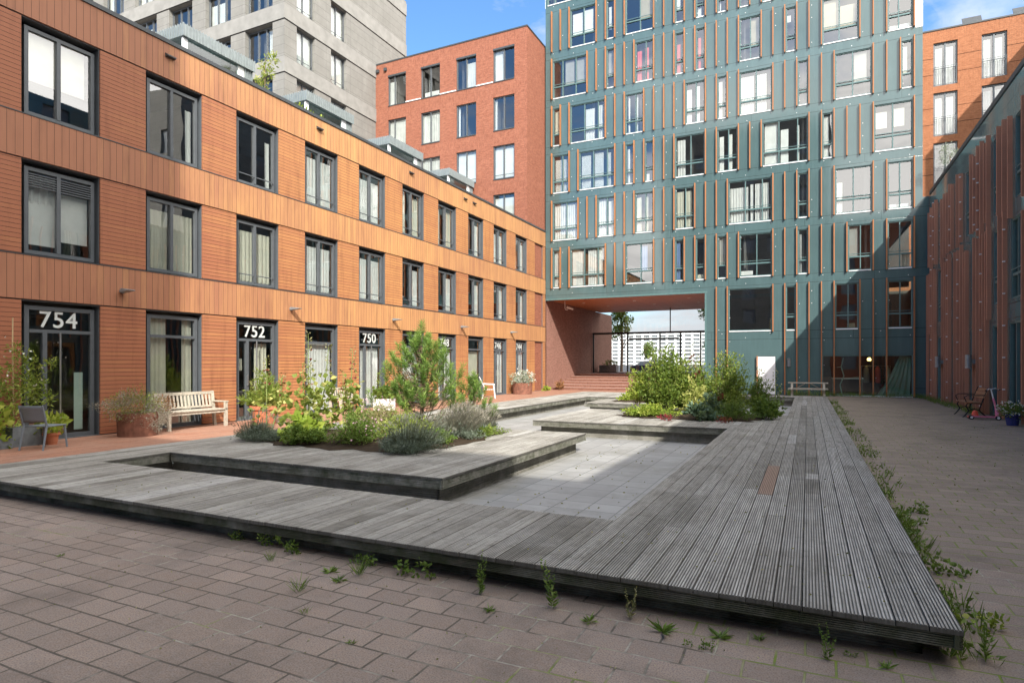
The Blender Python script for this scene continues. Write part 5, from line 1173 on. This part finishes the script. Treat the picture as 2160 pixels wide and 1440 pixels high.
# pine
def pine(label, loc, H_, Rr, tufts, seed, ts=.2):
    rr = random.Random(seed); t = thing('pine_tree', label, 'pine', loc); x, y, z = loc; m = MB(); m.tube([(x, y, z-.05), (x+.05, y, z+H_*.3), (x-.02, y+.02, z+H_*.65), (x+.02, y, z+H_)], [.04, .032, .02, .008], 8); m.build('trunk', 'bark', t)
    br = MB(); lv = Leaves()
    def tuft(c, d, s_, n=110):
        d = np.array(Vector(d).normalized()); f_ = NR.random(n); pts = np.array(c)-d*s_*.35+np.outer(f_*s_*1.15, d); dd = NR.normal(size=(n, 3)); dd /= np.linalg.norm(dd, axis=1)[:, None]; dd = dd*.75+d*.75
        lv.add(pts, dd, s_*.52*(.8+.4*NR.random(n)), .0085, np.clip(.1+.75*f_+.2*NR.normal(size=n), 0, 1), .03)
    for i in range(tufts):
        f_ = .10+.86*((i+.5)/tufts); a = i*2.39+rr.random()*.9; rad = Rr*min(1.0, 1.28*(1.03-f_)**.8)*rr.uniform(.35, 1.08); zc = z+H_*f_*.9
        e = (x+rad*math.cos(a), y+rad*math.sin(a), zc+.10+rad*.28); br.tube([(x, y, zc-.12*rad), (x+rad*.6*math.cos(a), y+rad*.6*math.sin(a), zc), e], [.013, .009, .004], 5)
        tuft(e, (math.cos(a)*.35, math.sin(a)*.35, .9), ts*rr.uniform(.75, 1.25))
        if rad > .3 and rr.random() < .7:
            b_ = a+rr.uniform(-.8, .8); q = rad*rr.uniform(.5, .85); c = (x+q*math.cos(b_), y+q*math.sin(b_), zc+rr.uniform(.02, .2)); br.tube([(x+rad*.4*math.cos(a), y+rad*.4*math.sin(a), zc-.02), c], [.008, .004], 4); tuft(c, (math.cos(b_)*.4, math.sin(b_)*.4, .9), ts*rr.uniform(.7, 1.1))
    tuft((x+.02, y, z+H_), (0, 0, 1), ts*1.2, 140); br.build('branch', 'bark', t); lv.build('needles', 'pine', t)
pine('bushy young pine with upright candles in the near bed', (-7.15, 10.5, Z), 1.98, 1.0, 108, 3, .215)
pine('low side pine leaning out right of the taller one', (-6.2, 11.0, Z), .98, .46, 26, 5, .19)
# bed two
shrub_obj('shrub', 'tall leafy yellow green shrub in front of the brick steps', (-3.55, 17.3, Z), (1.05, .75, 1.85), 9500, .085, .05, 'shrub', (.0, 1), 'shrub', stems=9, shell=.15)
shrub_obj('shrub', 'rounded airy shrub with fine leaves before the green facade', (-1.95, 17.5, Z), (.85, .6, 1.68), 7000, .075, .035, 'shrub', (.15, 1), 'shrub', stems=9, shell=.1)
shrub_obj('shrub', 'leafy middle shrub filling the gap between the two tall ones', (-2.75, 17.45, Z), (.6, .5, 1.45), 3600, .08, .04, 'shrub', (.1, 1), 'shrub')
shrub_obj('shrub', 'small pale lime bush between the two tall shrubs', (-2.7, 16.7, Z), (.42, .4, .95), 1500, .08, .05, 'yel', (.5, 1), 'shrub')
shrub_obj('shrub', 'yellowing spray at the left flank of the tall shrub', (-4.35, 17.2, Z+.2), (.4, .4, 1.15), 1500, .075, .04, 'lime', (.4, 1), 'shrub')
shrub_obj('shrub', 'dark narrow leaved upright plant left of the white door', (-1.15, 17.6, Z), (.38, .36, 1.25), 1700, .11, .024, 'mid', (.0, .9), 'shrub', shell=0)
shrub_obj('herb_mound', 'yellow green sedum mat at the left front of the far bed', (-3.65, 15.8, Z), (.85, .40, .34), 2600, .06, .035, 'lime', (.2, 1))
shrub_obj('herb_mound', 'blue green broad leaved clump at the front of the far bed', (-2.35, 15.35, Z), (.45, .34, .36), 520, .14, .09, 'blueleaf', (.1, 1))
shrub_obj('herb_mound', 'fine dark green mound in the shade at the right of the far bed', (-1.6, 15.75, Z), (.62, .42, .42), 3200, .05, .018, 'mid', (.0, .7))
shrub_obj('herb_mound', 'leafy mound spilling over the walkway edge of the far bed', (-.95, 16.5, Z), (.42, .55, .48), 1500, .09, .05, 'mid', (.0, .7))
shrub_obj('herb_mound', 'dull green clump behind the blue green leaves', (-2.2, 16.0, Z), (.42, .36, .6), 1700, .07, .025, 'blueleaf', (.0, .8))
shrub_obj('herb_mound', 'bright lime ground cover on the farthest timber island', (-5.55, 22.2, Z), (.9, .5, .36), 1500, .10, .07, 'lime', (.4, 1))
shrub_obj('shrub', 'silvery wispy shrub at the foot of the brick steps', (-5.55, 22.7, Z), (.35, .35, 1.05), 700, .14, .02, 'silver', (.2, 1), 'shrub', shell=0)
hollyhock('hollyhock with crimson flowers towering between the far shrubs', (-2.85, 17.2, Z), [(.0, 0, 1.9), (.14, .0, 1.6)], 6, .2, 'shrub', fl=9, big=.10)
hollyhock('short dark red dahlia like bloom in the middle of the far bed', (-1.95, 15.9, Z), [(0, 0, .75)], 5, .15, 'mid', fl=14, big=.09, h0=.3)
hollyhock('thin dark seed stalk in front of the white door', (-.75, 17.2, Z), [(0, 0, 1.2), (.1, .05, .8)], 8, .15, 'dark_leaf', fl=0, big=.09)
lv = Leaves()
for c in ((-3.1, 15.05), (-1.75, 15.1)): lv.cloud((c[0], c[1], .27), (.2, .12, .08), 60, .07, .045, (0, 1), .1, .4)
tag(lv.build('red_leaves', 'redfl', None, loc=(-2.5, 15.1, .25)), 'dark red leaf tufts at the deck edge of the far bed', 'plant')
lv = Leaves(); lv.cloud((-15.2, 13.9, 0), (.1, .1, .1), 1, .01, .01)
# roof plants
t = thing('roof_shrub', 'round green shrub peeping over the timber roof edge', 'shrub', (-16.2, 16.6, 9.43))
lv = Leaves()
for k in range(7): lv.cloud((-16.2+rnd.uniform(-.4, .4), 16.6+rnd.uniform(-.55, .55), 10.2+rnd.uniform(-.1, .35)), (.4, .45, .35), 260, .11, .06, (.2, 1), .1)
lv.build('foliage', 'lime', t); m = MB(); m.tube([(-16.2, 16.6, 9.43), (-16.2, 16.6, 10.2)], .04, 6); m.build('stem', 'bark', t)
t = thing('roof_shrub', 'thin yellow green bamboo like plant beside the nearest roof box', 'shrub', (-16.9, 15.3, 9.43))
lv = Leaves()
for k in range(9): lv.cloud((-16.9+rnd.uniform(-.2, .2), 15.3+rnd.uniform(-.3, .35), 10.0+k*.27), (.22, .25, .2), 70, .13, .05, (.2, 1), .1)
lv.build('foliage', 'yel', t); m = MB(); m.tube([(-16.9, 15.3, 9.43), (-16.9, 15.35, 12.2)], [.03, .01], 6); m.build('stem', 'bark', t)
# ---------------------------------------------------------------- weeds
def weed(kind, x, y, s_, label, mat='mid'):
    lv = Leaves(); z = .0
    if kind == 'rosette':
        n = 24; a = NR.random(n)*6.28; d = np.stack([np.cos(a), np.sin(a), .15+.9*NR.random(n)**2], 1); lv.add(np.tile((x, y, z+.005), (n, 1))+NR.normal(size=(n, 3))*np.array([.008, .008, 0]), d, s_*.85*(.35+.6*NR.random(n)), s_*.11, NR.random(n), .12)
    elif kind == 'grass':
        n = 40; a = NR.random(n)*6.28; d = np.stack([np.cos(a), np.sin(a), .8+1.2*NR.random(n)], 1); lv.add(np.tile((x, y, z), (n, 1))+NR.normal(size=(n, 3))*np.array([.012, .012, 0]), d, s_*(.6+.7*NR.random(n)), s_*.035, NR.random(n), .1)
    elif kind == 'leafy':
        for k in range(8): c = (x+rnd.uniform(-.6, .6)*s_, y+rnd.uniform(-.3, .3)*s_*.5, z+.4*s_*rnd.random()); lv.cloud(c, (s_*.2, s_*.14, s_*.16), 11, s_*.14, s_*.10, (.2, 1), 0, .5)
    else:
        for b_ in range(3):
            dx, dy = rnd.uniform(-.25, .25)*s_, rnd.uniform(-.2, .2)*s_; n = 26; f_ = np.linspace(.02, 1, n); a = NR.random(n)*6.28
            lv.add(np.stack([x+dx*f_, y+dy*f_, z+s_*f_*(1-.15*b_)], 1), np.stack([np.cos(a), np.sin(a), .7+a*0], 1), s_*.16*(1.25-f_), s_*.045, NR.random(n))
            lv.add([(x, y, z)], [(dx, dy, s_*(1-.15*b_))], s_*(1-.15*b_), .006, [.6])
    o = lv.build('weed', mat, None, loc=(x, y, 0)); return tag(o, label, 'weed', 'weeds in the paving joints')
WD = [('leafy', -4.69, 3.93, .16, 'small leafy weed under the deck edge, far left'), ('leafy', -4.2, 3.9, .22, 'trailing leafy weed under the deck edge, second from the left'), ('leafy', -3.95, 3.86, .2, 'leafy weed under the deck edge beside the trailing one'),
 ('grass', -3.92, 3.62, .10, 'small feathery weed below the trailing leafy weed'), ('grass', -3.22, 3.22, .13, 'grassy tuft alone on the pavers at lower left'), ('leafy', -3.2, 3.88, .2, 'leafy weed under the deck left of the big burdock leaf'),
 ('rosette', -3.3, 3.62, .13, 'feathery rosette left in the weed patch'), ('grass', -3.05, 3.66, .16, 'spreading grassy weed in the weed patch'), ('rosette', -3.1, 3.5, .10, 'small rosette below the weed patch'),
 ('leafy', -2.62, 3.84, .26, 'broad leaved green weed under the deck, biggest of the row'), ('stalk', -2.05, 3.72, .30, 'tall forked weed in front of the deck edge'), ('rosette', -1.86, 3.5, .09, 'rosette below the forked weed'),
 ('stalk', -1.5, 3.72, .34, 'tall flowering weed in front of the middle of the deck edge'), ('rosette', -1.22, 3.62, .10, 'little rosette right of the tall flowering weed'), ('stalk', -1.0, 3.78, .22, 'dry brown skeleton weed by the deck edge'),
 ('rosette', -.78, 3.68, .17, 'largest flat rosette below the deck edge'), ('rosette', -.46, 3.74, .13, 'narrow leaved rosette right of the largest one'), ('leafy', -.55, 3.56, .11, 'small crinkled weed below the narrow leaved rosette'),
 ('rosette', -.25, 3.82, .08, 'tiny weed tucked against the plinth'), ('stalk', .1, 3.72, .20, 'single upright weed near the deck corner'), ('rosette', .37, 3.76, .09, 'three leaved seedling nearest the deck corner'), ('leafy', .22, 3.82, .06, 'tiny sprout between the two weeds at the corner'),
 ('stalk', .86, 4.1, .28, 'tall weed hugging the deck corner'), ('leafy', .86, 4.55, .30, 'light green leafy weed beside the right deck edge'), ('leafy', .95, 7.2, .20, 'flat green weed out on the pavers right of the deck'), ('leafy', 1.0, 7.8, .26, 'second flat weed farther along the right deck edge'),
 ('rosette', -5.6, 2.95, .05, 'tiny sprig far left on the pavers'), ('rosette', -2.35, 2.75, .05, 'small grey green sprig at the bottom middle'), ('grass', -2.9, 2.95, .06, 'tiny grass sprout below the lone tuft'), ('leafy', .95, 5.6, .3, 'bushy weed midway up the right deck edge')]
for k_, x, y, s_, lab in WD: weed(k_, x, y, s_, lab, 'drygrass' if 'dry brown' in lab else ('lime' if 'light green' in lab else 'grass'))
lv = Leaves()
def strip(x0, x1, y0, y1, n, h, dens=None):
    x = x0+(x1-x0)*NR.random(n)**1.6; y = y0+(y1-y0)*NR.random(n); ok = (np.sin(y*2.1)+np.sin(y*5.3+1)+NR.normal(size=n)*.6) > -.3; x, y = x[ok], y[ok]; n = len(x)
    hh = h*(.4+.6*NR.random(n))*(.6+.4*np.sin(y*1.7)**2); a = NR.random(n)*6.28; d = np.stack([.5*np.cos(a), .5*np.sin(a), 1+a*0], 1)
    lv.add(np.stack([x, y, 0*x], 1), d, hh, .009, NR.random(n)); m_ = n; lv.add(np.stack([x, y, hh*NR.random(n)*.8], 1), np.stack([np.cos(a+1), np.sin(a+1), .5+a*0], 1), .05, .025, NR.random(n))
strip(.68, .92, 4.0, 9, 1050, .24); strip(.70, 1.1, 9, 29, 1700, .22); strip(4.6, 5.06, 23, 34, 1300, .35); strip(.8, 4.9, 33.7, 34.1, 900, .35); strip(-.9, .9, 33.5, 34.1, 500, .5)
tag(lv.build('grass', 'grass', None, loc=(.8, 8, 0)), 'wild grass fringe along the deck edge and wall feet', 'grass', kind='stuff')
lv = Leaves(); 
n = 900; x = NR.random(n)*7-.2+1; y = 4+NR.random(n)*22; lv.add(np.stack([x, y, .004+0*x], 1), np.stack([NR.normal(size=n), NR.normal(size=n), .25+0*x], 1), .03, .018, NR.random(n), .1)
n = 260; x = NR.random(n)*10-8; y = 2.2+NR.random(n)*1.6; lv.add(np.stack([x, y, .004+0*x], 1), np.stack([NR.normal(size=n), NR.normal(size=n), .2+0*x], 1), .016, .009, NR.random(n), .1)
n = 150; x = -3.9+NR.random(n)*2.3; y = 5.4+NR.random(n)**1.5*8; lv.add(np.stack([x, y, -.144+0*x], 1), np.stack([NR.normal(size=n), NR.normal(size=n), .2+0*x], 1), .035, .02, NR.random(n), .1)
n = 120; x = -8+NR.random(n)*8.6; y = 3.95+NR.random(n)*1.2; lv.add(np.stack([x, y, .226+0*x], 1), np.stack([NR.normal(size=n), NR.normal(size=n), .15+0*x], 1), .022, .011, NR.random(n), .1)
n = 160; x = -1.2+NR.random(n)*1.9; y = 5+NR.random(n)*12; lv.add(np.stack([x, y, .226+0*x], 1), np.stack([NR.normal(size=n), NR.normal(size=n), .15+0*x], 1), .024, .012, NR.random(n), .1)
tag(lv.build('fallen_leaves', 'drygrass', None, loc=(2, 8, 0)), 'scattered tiny dry leaves on the pavers, deck and basin floor', 'litter', kind='stuff')
shrub_obj('shrub', 'small weedy shrub with brown seed heads at the brick wall corner by the steps', (-13.6, 34.9, 0), (.35, .35, .7), 500, .12, .04, 'rust', (.3, 1), 'shrub')
shrub_obj('herb_mound', 'lime green weeds at the foot of the timber corner post', (-13.9, 33.6, 0), (.3, .6, .3), 400, .10, .07, 'lime', (.4, 1))
# ---------------------------------------------------------------- beyond the passage
def tree(label, loc, H_, crown, r_, n, mat, cat='tree', L_=.22):
    t = thing('street_tree', label, cat, loc, 'street trees beyond the passage'); x, y, z = loc; m = MB(); m.tube([(x, y, z), (x+.1, y, z+H_*.45), (x, y, z+H_*.8)], [.16, .13, .05], 8)
    for k in range(7): a = k*.9; m.tube([(x, y, z+H_*(.35+.05*k)), (x+r_*.6*math.cos(a), y+r_*.6*math.sin(a), z+H_*(.55+.05*k))], [.06, .02], 5)
    m.build('trunk', 'bark', t); lv = Leaves()
    for k in range(16): a = rnd.random()*6.28; q = r_*rnd.random()**.6; f_ = rnd.random(); lv.cloud((x+q*math.cos(a)*(1-.4*f_), y+q*math.sin(a)*(1-.4*f_), z+crown+(H_-crown)*f_), (r_*.36, r_*.36, r_*.3), n//16, L_, L_*.6, (0, 1), .1)
    lv.build('crown', mat, t)
tree('street tree showing at the left edge of the passage opening', (-17.4, 62, .45), 7.0, 3.4, 1.6, 2200, 'mid')
tree('larger street tree behind the right side of the glass screen', (-7.2, 60, .45), 8.0, 2.8, 2.2, 3400, 'mid')
for i, (x, y, lab) in enumerate(((-70, 200, 'small far tree left of the apartment block centre'), (-48, 205, 'small far tree right of the apartment block centre'), (-90, 215, 'leftmost small far tree before the apartment block'))): tree(lab, (x, y, .45), 8, 2, 3.0, 500, 'mid', L_=.9)
# far apartment block
t = thing('apartment_block', 'white apartment block with balcony bands far beyond the glass screen', 'building', (-140, 480, .45))
x0, x1, y0, H_ = -190, -60, 470, 26
m = MB(); m.box(x0, x1, y0, y0+15, .45, H_)
m.build('wall', 'cream_bld', t); m = MB(); g = MB()
for f_ in range(9):
    z = 1.2+f_*2.8; g.box(x0+.5, x1-.5, y0-.4, y0-.05, z+1.0, z+2.3)
    m.box(x0, x1, y0-1.6, y0-.1, z-.15, z+.9)
x = x0
while x < x1: m.box(x, x+1.6, y0-1.5, y0-.1, .45, H_-.5); x += 6.2
g.build('window', 'winfar', t); m.build('balcony', 'white', t)
def car(label, ox, oy, rz, col):
    t = thing('parked_car', label, 'car', (ox, oy, .45)); F = lambda x, y, z: (ox+x*math.cos(rz)-y*math.sin(rz), oy+x*math.sin(rz)+y*math.cos(rz), .45+z)
    M['paint'] = plain('car paint', col, .2, .4, .02); pr = [(-2.1, .3), (-2.12, .75), (-1.95, .92), (-1.5, 1.0), (-.9, 1.42), (.6, 1.44), (1.15, 1.0), (1.95, .85), (2.12, .6), (2.1, .3)]
    m = MB(); N = len(pr); low = [(x, min(z, .98)) for x, z in pr]
    vs = [F(x, -.86, z) for x, z in low]+[F(x, .86, z) for x, z in low]; m.add(vs, [tuple(range(N))[::-1], tuple(range(N, 2*N))]+[(i, (i+1) % N, N+(i+1) % N, N+i) for i in range(N)])
    m.add([F(-1.0, s*.62, 1.42) for s in (-1, 1)]+[F(.6, s*.62, 1.42) for s in (1, -1)], [(0, 1, 2, 3)]); m.build('body', 'paint', t)
    m = MB(); a = [(-1.6, .95), (-.95, 1.41), (.6, 1.42), (1.2, .96)]; vs = [F(a[i][0], -(.82 if a[i][1] < 1 else .63), a[i][1]) for i in range(4)]+[F(a[i][0], (.82 if a[i][1] < 1 else .63), a[i][1]) for i in range(4)]
    m.add(vs, [(0, 1, 2, 3), (7, 6, 5, 4), (0, 4, 5, 1), (2, 6, 7, 3), (1, 5, 6, 2)]); m.build('window', 'winfar', t)
    for x in (-1.3, 1.3):
        for s in (-.8, .8): m = MB(); m.tube([F(x, s-.1, .3), F(x, s+.1, .3)], .31, 18); w_ = m.build('wheel', 'rubber', t); m = MB(); m.tube([F(x, s-.105, .3), F(x, s+.105, .3)], .18, 12); m.build('rim', 'steel', w_)
    for s in (-.6, .6): m = MB(); m.tube([F(2.08, s, .66), F(2.13, s, .66)], .09, 8); m.build('headlight', 'white', t)
car('dark blue car parked in the street behind the glass screen', -15.2, 66, 0.0, (.03, .04, .09))
